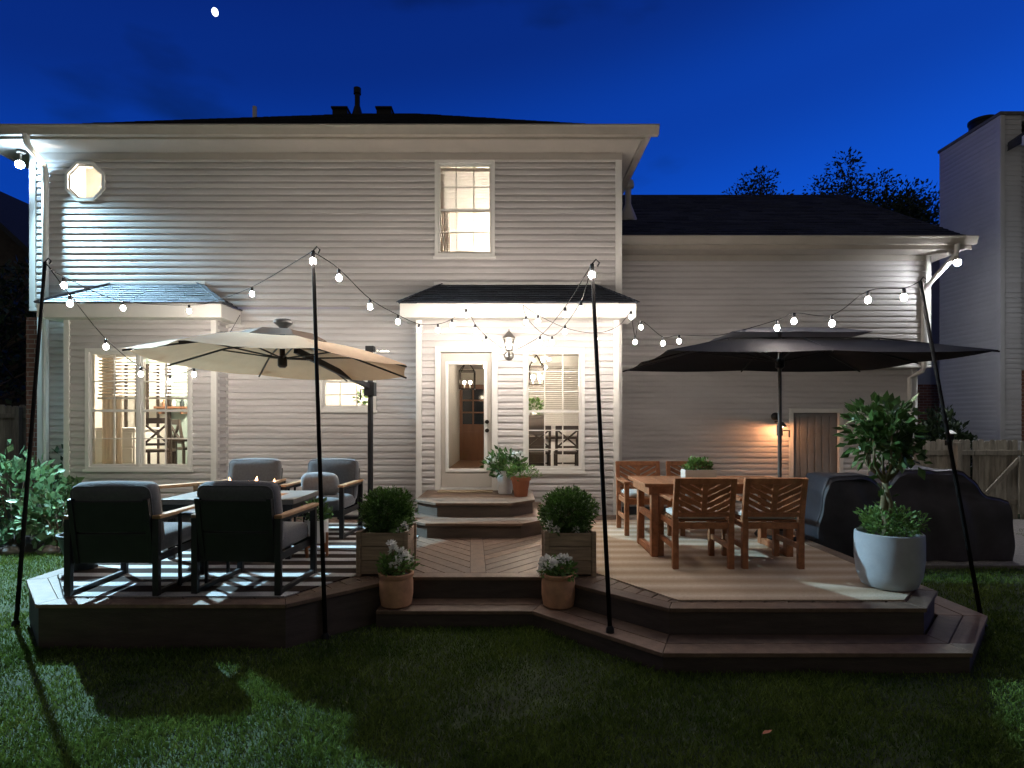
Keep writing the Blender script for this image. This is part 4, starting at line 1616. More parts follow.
def garden_chair(label):
    t = thing('garden_armchair', label, 'chair', (0, 0, 0), 0, 'wooden garden armchairs around the wooden table')
    w = .285
    for sx in (-1, 1):
        x = sx * (w - .028)
        MB().bar((x, .26, 0), (x, .26, .62), .055, .05, (0, 1, 0)).build('leg', M['acacia'], t, bevel=.004)
        MB().bar((x, -.255, 0), (x, -.255, .46), .055, .05, (0, 1, 0)).build('leg', M['acacia'], t, bevel=.004)
        MB().box(x - .04, x + .04, -.245, .30, .621, .648).build('armrest', M['acacia'], t, bevel=.005)
        MB().bar((x, -.23, .2), (x, .235, .2), .03, .05).build('stretcher', M['acacia'], t, bevel=.003)
    b = MB()
    b.box(-w + .056, w - .056, .24, .27, .37, .43)
    b.box(-w + .056, w - .056, -.27, -.24, .37, .43)
    for x in (-w + .02, w - .04):
        b.box(x, x + .02, -.235, .235, .37, .43)
    for k in range(7):
        y = -.225 + k * .074
        b.box(-w + .045, w - .045, y, y + .062, .431, .448)
    b.build('seat', M['acacia'], t, bevel=.003)
    T = Matrix.Translation((0, -.255, .455)) @ Matrix.Rotation(R(11), 4, 'X')
    T2 = T @ Matrix.Rotation(R(90), 4, 'X')
    b = MB()
    for sx in (-1, 1):
        b.box(min(sx * w, sx * (w - .05)), max(sx * w, sx * (w - .05)), -.02, .02, .0, .40, T)
    b.box(-w + .051, w - .051, -.019, .019, .345, .40, T)
    b.box(-w + .051, w - .051, -.019, .019, .03, .075, T)
    b.box(-.026, .026, -.017, .017, .076, .344, T)
    b.build('back_frame', M['acacia'], t, bevel=.004)
    b = MB()
    for q in chevron_slats(w - .052, .268):
        b.prism([(p[0], p[1] + .076) for p in q], -.009, .009, T2)
    b.build('back_slats', M['acacia'], t)
    MB().cushion(.46, .46, .055, (0, .0, .478), .025, .008, None, (8, 8, 3)).build('seat_pad', M['seatpad'], t, smooth=True)
    return t


g1 = garden_chair('wooden garden armchair with its chevron back to the lawn, nearer the steps')
g1.location = (1.77, 5.54, .011)
dup(g1, (2.42, 5.54, .011), R(-1), 'wooden garden armchair with its chevron back to the lawn, nearer the dark covers')
dup(g1, (1.63, 7.08, .011), R(180), 'wooden garden armchair facing out at the far side of the table, nearer the steps')
dup(g1, (2.29, 7.08, .011), R(181), 'wooden garden armchair facing out, behind the wooden box of herbs')
t = thing('garden_table', 'reddish wooden garden table on two frame legs', 'table', (2.12, 6.08, .011))
b = MB()
L2, W2 = .80, .42
b.box(-L2, L2, -W2, -W2 + .09, .715, .745)
b.box(-L2, L2, W2 - .09, W2, .715, .745)
b.box(-L2, -L2 + .09, -W2 + .092, W2 - .092, .715, .745)
b.box(L2 - .09, L2, -W2 + .092, W2 - .092, .715, .745)
for k in range(11):
    x = -L2 + .095 + k * .1285
    b.box(x, x + .12, -W2 + .094, W2 - .094, .718, .742)
b.build('top', M['acacia'], t, bevel=.003)
b = MB()
b.box(-L2 + .06, L2 - .06, -W2 + .05, -W2 + .08, .64, .714)
b.box(-L2 + .06, L2 - .06, W2 - .08, W2 - .05, .64, .714)
b.box(-L2 + .05, -L2 + .08, -W2 + .04, W2 - .04, .63, .714)
b.box(L2 - .08, L2 - .05, -W2 + .04, W2 - .04, .63, .714)
b.build('apron', M['acacia'], t, bevel=.003)
for sx in (-1, 1):
    x = sx * (L2 - .12)
    for y in (-.30, .30):
        MB().box(x - .035, x + .035, y - .04, y + .04, .0, .71).build('leg', M['acacia'], t, bevel=.004)
    MB().box(x - .03, x + .03, -.258, .258, .005, .07).build('leg_stretcher', M['acacia'], t, bevel=.004)
    MB().box(x - .025, x + .025, -.258, .258, .36, .42).build('leg_stretcher', M['acacia'], t, bevel=.004)
t = thing('herb_box', 'small whitewashed wooden box of herbs on the garden table', 'planter', (1.98, 6.05, .757))
b = MB()
b.box(-.165, .165, -.08, -.066, 0, .11)
b.box(-.165, .165, .066, .08, 0, .11)
b.box(-.165, -.151, -.066, .066, 0, .11)
b.box(.151, .165, -.066, .066, 0, .11)
b.box(-.15, .15, -.065, .065, 0, .08)
b.build('body', M['palewood'], t, bevel=.002)
m = MB()
foliage(m, (0, 0, .15), (.15, .07, .075), 420, .04, .026, shell=.2, up=.4, lump=.2, zmin=.08)
m.build('herbs', M['leaf_pale'], t)


# ================================================================== UMBRELLAS
def panel_canopy(rim, peak, sag=.03, vent=.2, nr=5, nt=4, bulge=.07):
    """canopy of triangular panels with slight sag between the ribs; open at the vent"""
    mb = MB()
    n = len(rim)
    for k in range(n):
        a, b_ = Vector(rim[k]), Vector(rim[(k + 1) % n])
        p = Vector(peak)
        vs, fs = [], []
        for i in range(nr + 1):
            t0 = vent + (1 - vent) * i / nr
            for j in range(nt + 1):
                s = j / nt
                e = a.lerp(b_, s)
                q = p.lerp(e, t0)
                q.z -= sag * 4 * s * (1 - s) * t0 * t0 - .05 * math.sin(PI * t0) * 0
                q.z += bulge * math.sin(PI * t0)
                inw = sag * .9 * 4 * s * (1 - s) * t0
                c = Vector((p.x - q.x, p.y - q.y, 0))
                if c.length > 1e-5:
                    q += c.normalized() * inw
                vs.append(q)
        for i in range(nr):
            for j in range(nt):
                o_ = i * (nt + 1) + j
                fs.append((o_, o_ + 1, o_ + nt + 2, o_ + nt + 1))
        mb.add(vs, fs)
    return mb


um = thing('cantilever_umbrella', 'beige eight-sided cantilever umbrella over the lounge chairs', 'umbrella', (-2.0, 8.05, 0))
UO = -um.location
C = Vector((-2.5, 6.2, 0))
tilt = Matrix.Translation(C + Vector((0, 0, 2.0))) @ Matrix.Rotation(R(2), 4, 'Y') @ Matrix.Rotation(R(-2.2), 4, 'X')
rim = [tilt @ Vector((1.44 * math.cos(R(33 + 45 * k)), 1.44 * math.sin(R(33 + 45 * k)), .0)) for k in range(8)]
peak = tilt @ Vector((0, 0, .275))
cn = panel_canopy(rim, peak, .03, .28).build('canopy', M['beige'], um, loc=UO)
top = panel_canopy([peak.lerp(Vector(q), .36) + Vector((0, 0, .075)) for q in rim], peak + Vector((0, 0, .05)), .01, .05, 3, 3)
top.build('vent_canopy', M['ventbrown'], um, loc=UO)
hub = tilt @ Vector((0, 0, .06))
for q in rim:
    d_ = MB()
    mid_ = hub.lerp(Vector(q), .5) + Vector((0, 0, .14))
    d_.tube([peak + Vector((0, 0, -.03)), peak.lerp(Vector(q), .5) + Vector((0, 0, .03)), Vector(q) + Vector((0, 0, -.02))], .011, 6)
    rb = d_.build('rib', M['darkbronze'], um, loc=UO)
    MB().tube([hub, peak.lerp(Vector(q), .52) + Vector((0, 0, .02))], .009, 6).build('strut', M['darkbronze'], rb)
hb = MB()
hb.lathe([(.03, -.1), (.05, -.08), (.05, .02), (.03, .03), (.03, .30)], tuple(hub), 16)
hb.build('hub', M['darkbronze'], um, loc=UO, auto=True)
hb = MB()
hb.lathe([(.02, .0), (.05, .05), (.1, .09), (.1, .115), (.08, .13)], tuple(peak + Vector((0, 0, .08))), 20)
hb.build('solar_cap', M['greypole'], um, loc=UO, auto=True)
pole = MB().tube([(-2.0, 8.05, .02), (-2.0, 8.05, 2.42)], .038, 14).build('pole', M['charcoal'], um, loc=UO, auto=True)
MB().box(-2.06, -1.94, 7.99, 8.11, 2.36, 2.44).build('pole_cap', M['charcoal'], pole, bevel=.008)
b = MB()
b.bar((-2.0, 8.03, 1.86), tuple(hub.lerp(peak, .55) + Vector((.06, .2, .0))), .05, .07)
b.build('arm', M['charcoal'], um, loc=UO, bevel=.006)
b = MB()
b.box(-2.07, -1.93, 7.97, 8.12, 1.74, 1.93)
b.tube([(-2.07, 8.04, 1.83), (-2.14, 8.04, 1.83), (-2.14, 8.04, 1.68)], .012, 6)
b.build('crank', M['charcoal'], um, loc=UO, bevel=.006)
b = MB()
b.box(-2.45, -1.55, 7.99, 8.11, .002, .05)
b.box(-2.06, -1.94, 7.75, 7.985, .002, .05)
b.box(-2.06, -1.94, 8.115, 8.35, .002, .05)
b.build('base', M['charcoal'], um, loc=UO, bevel=.006)

ub = thing('market_umbrella', 'black rectangular umbrella over the wooden dining set', 'umbrella', (3.17, 6.75, .011))
UB = -ub.location
UZ = 2.08
C = Vector((3.17, 6.75, 0))
hx, hy = 1.64, 1.13
rim = [Vector((C.x + x, C.y + y, UZ)) for x, y in ((hx, -hy), (hx, 0), (hx, hy), (0, hy), (-hx, hy), (-hx, 0), (-hx, -hy), (0, -hy))]
peak = Vector((C.x, C.y, UZ + .31))
panel_canopy(rim, peak, .02, .42, bulge=.03).build('canopy', M['blackcanopy'], ub, loc=UB)
panel_canopy([peak.lerp(q, .47) + Vector((0, 0, .115)) for q in rim], peak + Vector((0, 0, .085)), .008, .02, 3, 3, bulge=.03).build(
    'vent_canopy', M['litcanopy'], ub, loc=UB)
hub = Vector((C.x, C.y, UZ + .0))
for q in rim:
    rb = MB().tube([peak + Vector((0, 0, -.02)), peak.lerp(q, .5) + Vector((0, 0, .045)), q + Vector((0, 0, -.015))], .009, 6).build('rib', M['black'], ub, loc=UB)
    MB().tube([hub, peak.lerp(q, .5) + Vector((0, 0, .03))], .008, 6).build('strut', M['black'], rb)
MB().lathe([(.03, -.08), (.05, -.06), (.05, .03), (.03, .04)], tuple(hub), 14).build('hub', M['black'], ub, loc=UB, auto=True)
MB().tube([(C.x, C.y, .05), (C.x, C.y, UZ + .42)], .022, 14).build('pole', M['greypole'], ub, loc=UB, auto=True)
b = MB()
b.lathe([(.035, -.06), (.035, .06)], (C.x, C.y, 1.27), 14)
b.tube([(C.x + .03, C.y - .02, 1.27), (C.x + .1, C.y - .03, 1.27), (C.x + .1, C.y - .03, 1.19)], .01, 6)
b.build('crank', M['greypole'], ub, loc=UB, auto=True)
MB().lathe([(.27, 0), (.28, .02), (.26, .05), (.06, .08), (.04, .3), (.03, .3)], (C.x, C.y, .012), 28).build('base', M['black'], ub, loc=UB, auto=True)
# ================================================================== LAMPS OUTSIDE
t = thing('wall_lantern', 'lit wall lantern with a conical roof between the glass door and the gridded window', 'lamp', (-.045, YP - .02, 2.36))
T90 = Matrix.Rotation(R(90), 4, 'X')
b = MB()
q = MB().lathe([(.075, 0), (.075, .012), (.05, .03), (.02, .035)], (0, 0, 0), 24)
b.add([T90 @ Vector(v) for v in q.v], q.f)
b.tube([(0, -.02, 0), (0, -.09, -.01), (0, -.13, .03), (0, -.14, .06)], .012, 8)
b.build('backplate', M['chrome'], t, auto=True)
b = MB()
b.lathe([(.06, .06), (.062, .075), (.05, .08)], (0, -.14, 0), 20)
b.lathe([(.105, .235), (.1, .245), (.03, .33), (.012, .345), (.012, .37), (.003, .375)], (0, -.14, 0), 20)
b.build('roof', M['chrome'], t, auto=True)
MB().lathe([(.05, .08), (.085, .235)], (0, -.14, 0), 24, False).build('shade', M['bulb_glass'], t, smooth=True)
MB().ico((0, -.14, .15), .04, 2, (1, 1, 1.3)).build('bulb', M['sconce'], t, smooth=True)


def flood(label, loc, d, m, arm, watts):
    t = thing('floodlight', label, 'floodlight', loc)
    d = Vector(d).normalized()
    b = MB()
    b.tube([Vector((0, 0, 0)), -d * .09], [.062, .035], 16)
    b.tube([-d * .05, Vector(arm) * .9], .014, 8)
    b.lathe([(.06, 0), (.06, .015)], tuple(Vector(arm) - Vector((0, 0, .02))), 16)
    b.build('housing', M['gutter'], t, auto=True)
    MB().ico(tuple(d * .03), .05, 2).build('lamp', M[m], t, smooth=True)
    sp = bpy.data.lights.new('beam', 'SPOT')
    sp.energy = watts
    sp.spot_size = R(126 if m == 'flood_cool' else 108)
    sp.spot_blend = .9
    sp.shadow_soft_size = .04
    sp.color = (.48, .80, 1.) if m == 'flood_cool' else (.9, .94, 1.)
    so_ = bpy.data.objects.new('beam', sp)
    COL.objects.link(so_)
    so_.parent = t
    so_.location = d * .1
    so_.rotation_euler = d.to_track_quat('-Z', 'Y').to_euler()
    return t


M['flood_cool'] = glow('flood_light_cool', .05, P_FLOOD, (.48, .74, 1.))
M['flood_dim'] = glow('flood_light_dim', .05, P_FLOOD2, (.92, .95, 1.))
flood('glaring cool white floodlight under the roof corner above the octagonal window', (-7.53, 8.72, 5.31), (3.4, -5.8, -5.4), 'flood_cool', (.0, .02, .2), 7200)
flood('small floodlight under the right end of the wing eave', (7.62, 9.76, 4.12), (.05, -.3, -.95), 'flood_dim', (-.05, .09, .22), 150)

t = thing('wall_lamp', 'small round black lamp casting an orange pool of light on the siding', 'lamp', (4.86, YW - .02, 1.28))
b = MB()
b.lathe([(.02, .02), (.08, .006), (.08, .02), (.03, .09)], (0, -.27, 0), 20)
b.tube([(0, .01, .09), (0, -.2, .11), (0, -.27, .08)], .014, 8)
b.build('shade', M['black'], t, auto=True)
MB().ico((-.02, -.06, .19), .075, 2).build('ball', M['black'], t, smooth=True)
M['orange_lamp'] = glow('orange_lamp_light', .022, P_ORANGE, (1., .42, .17))
MB().ico((0, -.27, .0), .022, 1).build('bulb', M['orange_lamp'], t, smooth=True)


# string-light poles
def light_pole(label, base, top):
    t = thing('light_pole', label, 'pole', base)
    d = Vector(top) - Vector(base)
    MB().tube([(0, 0, 0), d * .5, d], [.017, .016, .014], 10).build('shaft', M['polepaint'], t, smooth=True)
    b = MB()
    b.tube([d - d.normalized() * .05, d, d + Vector((.03, 0, .035)), d + Vector((.055, 0, .01)), d + Vector((.04, 0, -.02))], .006, 6)
    b.build('hook', M['black'], t)
    MB().lathe([(.03, -.02), (.032, .0), (.03, .03), (.018, .05)], (0, 0, 0), 12).build('foot_collar', M['black'], t, auto=True)


PT = [at(45, 262, 5.15), at(313, 251, 4.55), at(592, 264, 4.27), at(920, 281, 4.9)]
light_pole('black string light pole on the lawn left of the deck', (-4.16, 4.78, GZ), PT[0])
light_pole('black string light pole by the clipped left deck corner, before the beige umbrella', (-1.47, 4.49, GZ), PT[1])
light_pole('black string light pole on the lower step in front of the gridded window', (.73, 4.24, -.194), PT[2])
light_pole('black leaning string light pole on the lawn right of the large white pot', (3.90, 4.72, GZ), PT[3])


def string_lights(label, pts):
    """pts: (px, py, depth, has a bulb); the cable passes through them, a bulb hangs under each flagged point"""
    P3 = [at(p[0], p[1], p[2]) for p in pts]
    t = thing('string_lights', label, 'string lights', P3[0], 0, 'strands of string lights')
    o = P3[0]
    c = []
    n = len(P3)
    for i in range(n - 1):
        a, b_ = P3[i], P3[i + 1]
        p0, p3 = P3[max(i - 1, 0)], P3[min(i + 2, n - 1)]
        for k in range(6):
            s = k / 6
            q = .5 * ((2 * a) + (b_ - p0) * s + (2 * p0 - 5 * a + 4 * b_ - p3) * s * s + (3 * a - p0 - 3 * b_ + p3) * s ** 3)
            c.append(q - o)
    c.append(P3[-1] - o)
    MB().tube(c, .004, 5).build('cable', M['polepaint'], t)
    for p, q in zip(pts, P3):
        if not p[3]:
            continue
        q = q - o
        s_ = MB().lathe([(.006, .0), (.016, -.008), (.017, -.045), (.014, -.05)], (0, 0, 0), 10).build('socket', M['black'], t, auto=True, loc=q)
        MB().ico((0, 0, -.082), .025, 1, (1, 1, 1.25)).build('bulb', M['bulb'], s_, smooth=True)
    return t


string_lights('strand of lit bulbs from the leftmost pole over the bay roof to the second pole',
              [(45, 262, 5.15, 0), (64, 277, 5.5, 1), (123, 301, 6.6, 1), (189, 305, 7.7, 1), (215, 301, 8.12, 0), (252, 287, 6.7, 1), (313, 251, 4.55, 1)])
string_lights('strand of lit bulbs sagging from the leftmost pole before the wide window',
              [(45, 262, 5.15, 0), (70, 295, 5.4, 1), (106, 339, 6.0, 1), (141, 367, 6.6, 1), (170, 375, 7.0, 1), (194, 368, 7.3, 1), (222, 344, 7.8, 1), (240, 315, 8.25, 0)])
string_lights('strand of bulbs from the second pole past the entry roof edge to the wall lantern',
              [(313, 252, 4.55, 0), (339, 269, 5.20, 1), (370, 299, 6.00, 1), (398, 315, 6.80, 1), (419, 324, 7.37, 1), (438, 324, 7.54, 1), (452, 319, 7.62, 1),
               (466, 309, 7.71, 1), (475, 324, 7.72, 1), (486, 336, 7.75, 1), (503, 349, 8.44, 0)])
string_lights('strand of lit bulbs from the third pole down to the wall lantern',
              [(592, 264, 4.27, 1), (565, 307, 6.20, 1), (540, 336, 7.46, 1), (514, 351, 8.44, 0)])
string_lights('strand of bulbs from the third pole looping up to the middle entry roof edge',
              [(592, 264, 4.27, 0), (581, 301, 5.60, 1), (565, 325, 7.00, 1), (552, 336, 7.54, 1), (538, 330, 8.00, 0), (526, 316, 7.69, 1), (523, 305, 8.20, 0)])
string_lights('short strand of lit bulbs along the right half of the entry roof edge',
              [(523, 305, 8.20, 0), (538, 315, 7.67, 1), (566, 328, 8.10, 0), (596, 333, 7.69, 1), (618, 326, 8.20, 0), (631, 311, 7.71, 1)])
string_lights('long strand of lit bulbs over the black umbrella to the rightmost pole',
              [(631, 309, 8.20, 0), (635, 336, 7.71, 1), (641, 321, 7.62, 1), (663, 337, 7.46, 1), (679, 335, 7.30, 1), (720, 335, 6.60, 0), (777, 320, 5.90, 1), (794, 313, 5.70, 1),
               (832, 315, 5.40, 1), (868, 291, 5.15, 1), (904, 288, 4.97, 1), (920, 281, 4.90, 0)])


# ================================================================== COVERED GRILL AND CART
def resample(o, n):
    L_ = [0.]
    for a, b_ in zip(o, o[1:]):
        L_.append(L_[-1] + math.dist(a, b_))
    res = []
    for i in range(n):
        s = L_[-1] * i / (n - 1)
        k = max(j for j in range(len(L_)) if L_[j] <= s + 1e-9)
        k = min(k, len(o) - 2)
        f = (s - L_[k]) / (L_[k + 1] - L_[k])
        res.append((o[k][0] + (o[k + 1][0] - o[k][0]) * f, o[k][1] + (o[k + 1][1] - o[k][1]) * f))
    return res


def draped(outline, y0, y1, n=110, wr=.017, seed=1):
    """fabric cover: outline in X-Z, carried from y0 to y1 with rounded ends and wrinkles"""
    pts = resample(outline, n)
    cx = sum(p[0] for p in pts) / n
    zb = min(p[1] for p in pts)
    rnd = random.Random(seed)
    ph = [rnd.uniform(0, 6) for _ in range(8)]
    rings = []
    m = 18
    for i in range(m + 1):
        v = i / m
        y = y0 + (y1 - y0) * v
        e = min(v, 1 - v) * (y1 - y0)
        ins = .06 * (1 - min(1, e / .06)) ** 2
        r = []
        for x, z in pts:
            hgt = z - zb
            k = 1 - ins * .5 / max(.3, abs(x - cx) + .3)
            w_ = wr * (math.sin(9 * x + 3 * z + ph[0]) * math.sin(7 * y + 5 * z + ph[1]) + .6 * math.sin(17 * x - 9 * y + ph[2]) * math.sin(13 * z + ph[3]))
            drape = .03 * math.sin(14 * y + ph[4]) * max(0, 1 - hgt / .5)
            sg = 1 if x > cx else -1
            r.append(Vector((cx + (x - cx) * k + w_ + sg * drape * .5, y + w_ * (1 if v > .5 else -1), zb + hgt * (1 - ins * .8) + w_ * .8 * (hgt > .1))))
        rings.append(r)
    mb = MB()
    vs = [p for r in rings for p in r]
    fs = []
    for i in range(m):
        for k in range(n - 1):
            fs.append((i * n + k, (i + 1) * n + k, (i + 1) * n + k + 1, i * n + k + 1))
    mb.add(vs, fs)
    # end panels with vertical folds: rows between the left and right halves of the outline
    for ri, sgn in ((0, -1), (m, 1)):
        r = rings[ri]
        base_ = len(mb.v)
        half = n // 2
        rows, nc = half, 26
        vv = []
        for k in range(rows):
            a, b_ = r[k], r[n - 1 - k]
            for j in range(nc + 1):
                s = j / nc
                p = a.lerp(b_, s)
                hgt = p.z - zb
                fold = .034 * math.sin(11 * p.x + 1.5 * p.z + ph[5]) * math.sin(PI * s) * max(0, 1.1 - hgt) + .012 * math.sin(21 * p.x + 8 * p.z + ph[6]) * math.sin(PI * s)
                p.y += sgn * (fold + .03 * math.sin(PI * s) * math.sin(PI * min(1, hgt / .9)))
                vv.append(p)
        ff = []
        for k in range(rows - 1):
            for j in range(nc):
                o_ = k * (nc + 1) + j
                q = (o_, o_ + 1, o_ + nc + 2, o_ + nc + 1)
                ff.append(q if sgn < 0 else q[::-1])
        mb.add(vv, ff)
    seam = MB().tube([p + Vector((0, -.004, .002)) for p in rings[1]], .005, 5)
    return mb, seam


GO = [(4.56, GZ + .01), (4.60, .3), (4.62, .56), (4.70, .74), (4.82, .79), (5.40, .785), (5.52, .75), (5.66, .62), (5.84, .47), (6.02, .44), (6.10, .40), (6.13, .1), (6.15, GZ + .01)]
t = thing('covered_grill', 'large gas grill under a dark fitted cover beside the fence gate', 'grill', (5.35, 7.25, GZ))
o, sm_ = draped(GO, 6.97, 7.55, seed=2)
o = o.build('cover', M['cover2'], t, smooth=True, loc=-t.location)
sm_.build('seam', M['cover2'], o)
for x in (4.72, 6.0):
    for y in (7.07, 7.45):
        MB().bar((x, y, GZ), (x, y, GZ + .3), .05, .05).build('leg', M['black'], t, loc=-t.location)
b = MB().tube([(4.66, 6.93, .55), (4.70, 6.93, .56), (5.4, 6.93, .56), (5.44, 6.93, .55)], .02, 8)
CO = [(3.58, GZ + .01), (3.63, .2), (3.70, .55), (3.76, .71), (3.83, .735), (4.26, .73), (4.33, .70), (4.40, .62), (4.48, .3), (4.53, GZ + .01)]
t = thing('covered_smoker', 'narrow cart under a black cover between the dining chairs and the large grill', 'grill', (4.05, 7.0, GZ))
o, sm_ = draped(CO, 6.72, 7.32, seed=5)
o = o.build('cover', M['cover'], t, smooth=True, loc=-t.location)
sm_.build('seam', M['cover'], o)
for x in (3.75, 4.36):
    for y in (6.85, 7.2):
        MB().bar((x, y, GZ), (x, y, GZ + .3), .05, .05).build('leg', M['black'], t, loc=-t.location)


# ================================================================== FENCES
def fence(label, x0, x1, y, z0, z1, pw, posts, face=-1, skip=None, name='fence'):
    t = thing(name, label, 'fence', ((x0 + x1) / 2, y, z0))
    L_ = -t.location
    b = MB()
    x = x0
    while x < x1 - pw * .5:
        h = z1 + random.uniform(-.02, .02)
        c = pw * .22
        w_ = pw - random.uniform(.004, .01)
        b2 = [(x, z0), (x + w_, z0), (x + w_, h - c), (x + w_ - c, h), (x + c, h), (x, h - c)]
        T = Matrix.Translation((0, y + random.uniform(-.003, .003), 0)) @ Matrix.Rotation(R(90), 4, 'X')
        b.prism(b2, -.009, .009, T)
        x += pw
    b.build('pickets', M['fence'], t, loc=L_)
    for z in (z1 - .22, z0 + .3):
        MB().box(x0, x1, y - .052, y - .014, z - .045, z + .045).build('rail', M['fence'], t, loc=L_, bevel=.004)
    for px_ in posts:
        MB().box(px_ - .045, px_ + .045, y - .15, y - .055, z0 - .1, z1 - .04).build('post', M['fence'], t, loc=L_, bevel=.006)
    return t


fence('weathered picket fence behind the grills, running up to the gate', 7.08, 8.1, 10.05, GZ, 1.05, .1, (7.78,))
t = fence('weathered picket gate with a diagonal brace at the right edge', 8.12, 8.94, 10.05, GZ, 1.05, .1, (), name='gate')
MB().bar((8.3, 9.97, .12), (8.86, 9.97, .72), .07, .03, (0, 1, 0)).build('brace', M['fence'], t, loc=-t.location, bevel=.003)
MB().box(8.86, 8.93, 9.945, 9.985, GZ + .1, .76).build('frame_post', M['fence'], t, loc=-t.location, bevel=.003)
fence('weathered picket fence right of the gate', 8.97, 9.72, 10.05, GZ, 1.05, .1, (9.03,))
fence('bluish night-lit picket fence beyond the left side of the house', -15, -8.3, 12.0, GZ, 1.72, .14, (-14.5, -12.4, -10.3, -8.4))
t = thing('post_lantern', 'small pale solar lantern mounted on the picket fence', 'lamp', (7.62, 9.97, 1.06))
b = MB()
b.lathe([(.02, .17), (.09, .12), (.095, .11), (.02, .10)], (0, -.06, 0), 6)
b.build('cap', M['whiteceramic'], t)
b = MB()
b.lathe([(.06, .10), (.045, .0), (.02, -.01)], (0, -.06, 0), 6)
b.box(-.03, .03, -.06, .03, -.1, -.012)
b.build('body', M['black'], t)

# ================================================================== NEIGHBOURS
nb = thing('neighbour_house', 'neighbouring house with a tall siding chimney chase beyond the right fence', 'house', (13, 14, GZ))
NL = -nb.location
b = MB()
lap(b, (9.76, 13.0, 0), (0, -1, 0), (-1, 0, 0), 1.6, GZ, 7.5, proud=.01)
lap(b, (9.76, 11.4, 0), (1, 0, 0), (0, -1, 0), .42, GZ, 7.5, proud=.012)
b.box(9.77, 10.9, 11.42, 12.98, 7.4, 7.5)
ch = b.build('chimney_chase', M['nsiding'], nb, loc=NL)
b = MB()
b.box(9.73, 10.95, 11.36, 13.04, 7.5, 7.57)
b.build('chimney_cap', M['foundation'], ch, bevel=.01)
MB().lathe([(.23, 7.57), (.23, 7.78), (.25, 7.79), (.25, 7.85), (.2, 7.87)], (10.1, 12.25, 0), 20).build('flue', M['black'], ch, auto=True)
b = MB()
b.box(9.735, 9.83, 11.36, 11.385, GZ, 7.49)
b.box(9.735, 9.758, 11.386, 11.45, GZ, 7.49)
b.build('corner_trim', M['nsiding'], nb, loc=NL)
b = MB()
lap(b, (10.18, 11.45, 0), (1, 0, 0), (0, -1, 0), 7.8, 2.4, 6.9)
lap(b, (10.17, 13.2, 0), (0, -1, 0), (-1, 0, 0), 1.75, 2.4, 6.9)
b.add([(10.18, 11.45, 6.9), (18, 11.45, 6.9), (14.1, 11.45, 9.6)], [(0, 1, 2)])
b.build('wall', M['nsiding'], nb, loc=NL)
b = MB()
b.box(10.16, 18, 11.40, 11.7, GZ, 2.41)
b.box(10.16, 10.4, 11.7, 13.2, GZ, 2.41)
b.build('brick_base', M['brick'], nb, loc=NL)
b = MB()
for sg in (-1, 1):
    xe = 14.1 + sg * 4.2
    b.prism([(xe, 6.78), (14.1, 9.7), (14.1, 9.86), (xe, 6.95)], -13.2, -11.05, Matrix.Rotation(R(90), 4, 'X'))
b.build('roof', M['shingle'], nb, loc=NL)
b = MB()
for sg in (-1, 1):
    xe = 14.1 + sg * 4.22
    b.prism([(xe, 6.72), (14.1, 9.62), (14.1, 9.80), (xe, 6.90)], 11.0, 11.045, Matrix.Rotation(R(90), 4, 'X') @ Matrix.Scale(-1, 4, (0, 0, 1)))
b.build('rake_board', M['nsiding'], nb, loc=NL)
b = MB()
b.box(10.2, 14, 15.6, 20, 2.4, 6.2)
b.build('rear_wall', M['nsiding_dull'], nb, loc=NL)
b = MB()
b.box(10.18, 14.02, 15.57, 20.02, GZ, 2.395)
b.build('rear_brick_base', M['brick'], nb, loc=NL)

nb2 = thing('neighbour_house', 'dark neighbouring house with a steep roof beyond the left fence', 'house', (-18, 20, GZ))
NL = -nb2.location
b = MB()
b.box(-23, -12.6, 18, 26, GZ, 4.4)
b.add([(-23, 18, 4.4), (-12.6, 18, 4.4), (-17.8, 18, 9.1)], [(0, 1, 2)])
b.build('wall', M['darkwall'], nb2, loc=NL)
b = MB()
for sg in (-1, 1):
    xe = -17.8 + sg * 5.6
    b.prism([(xe, 4.0), (-17.8, 9.2), (-17.8, 9.4), (xe, 4.2)], -26.4, -17.6, Matrix.Rotation(R(90), 4, 'X'))
b.build('roof', M['shingle'], nb2, loc=NL)


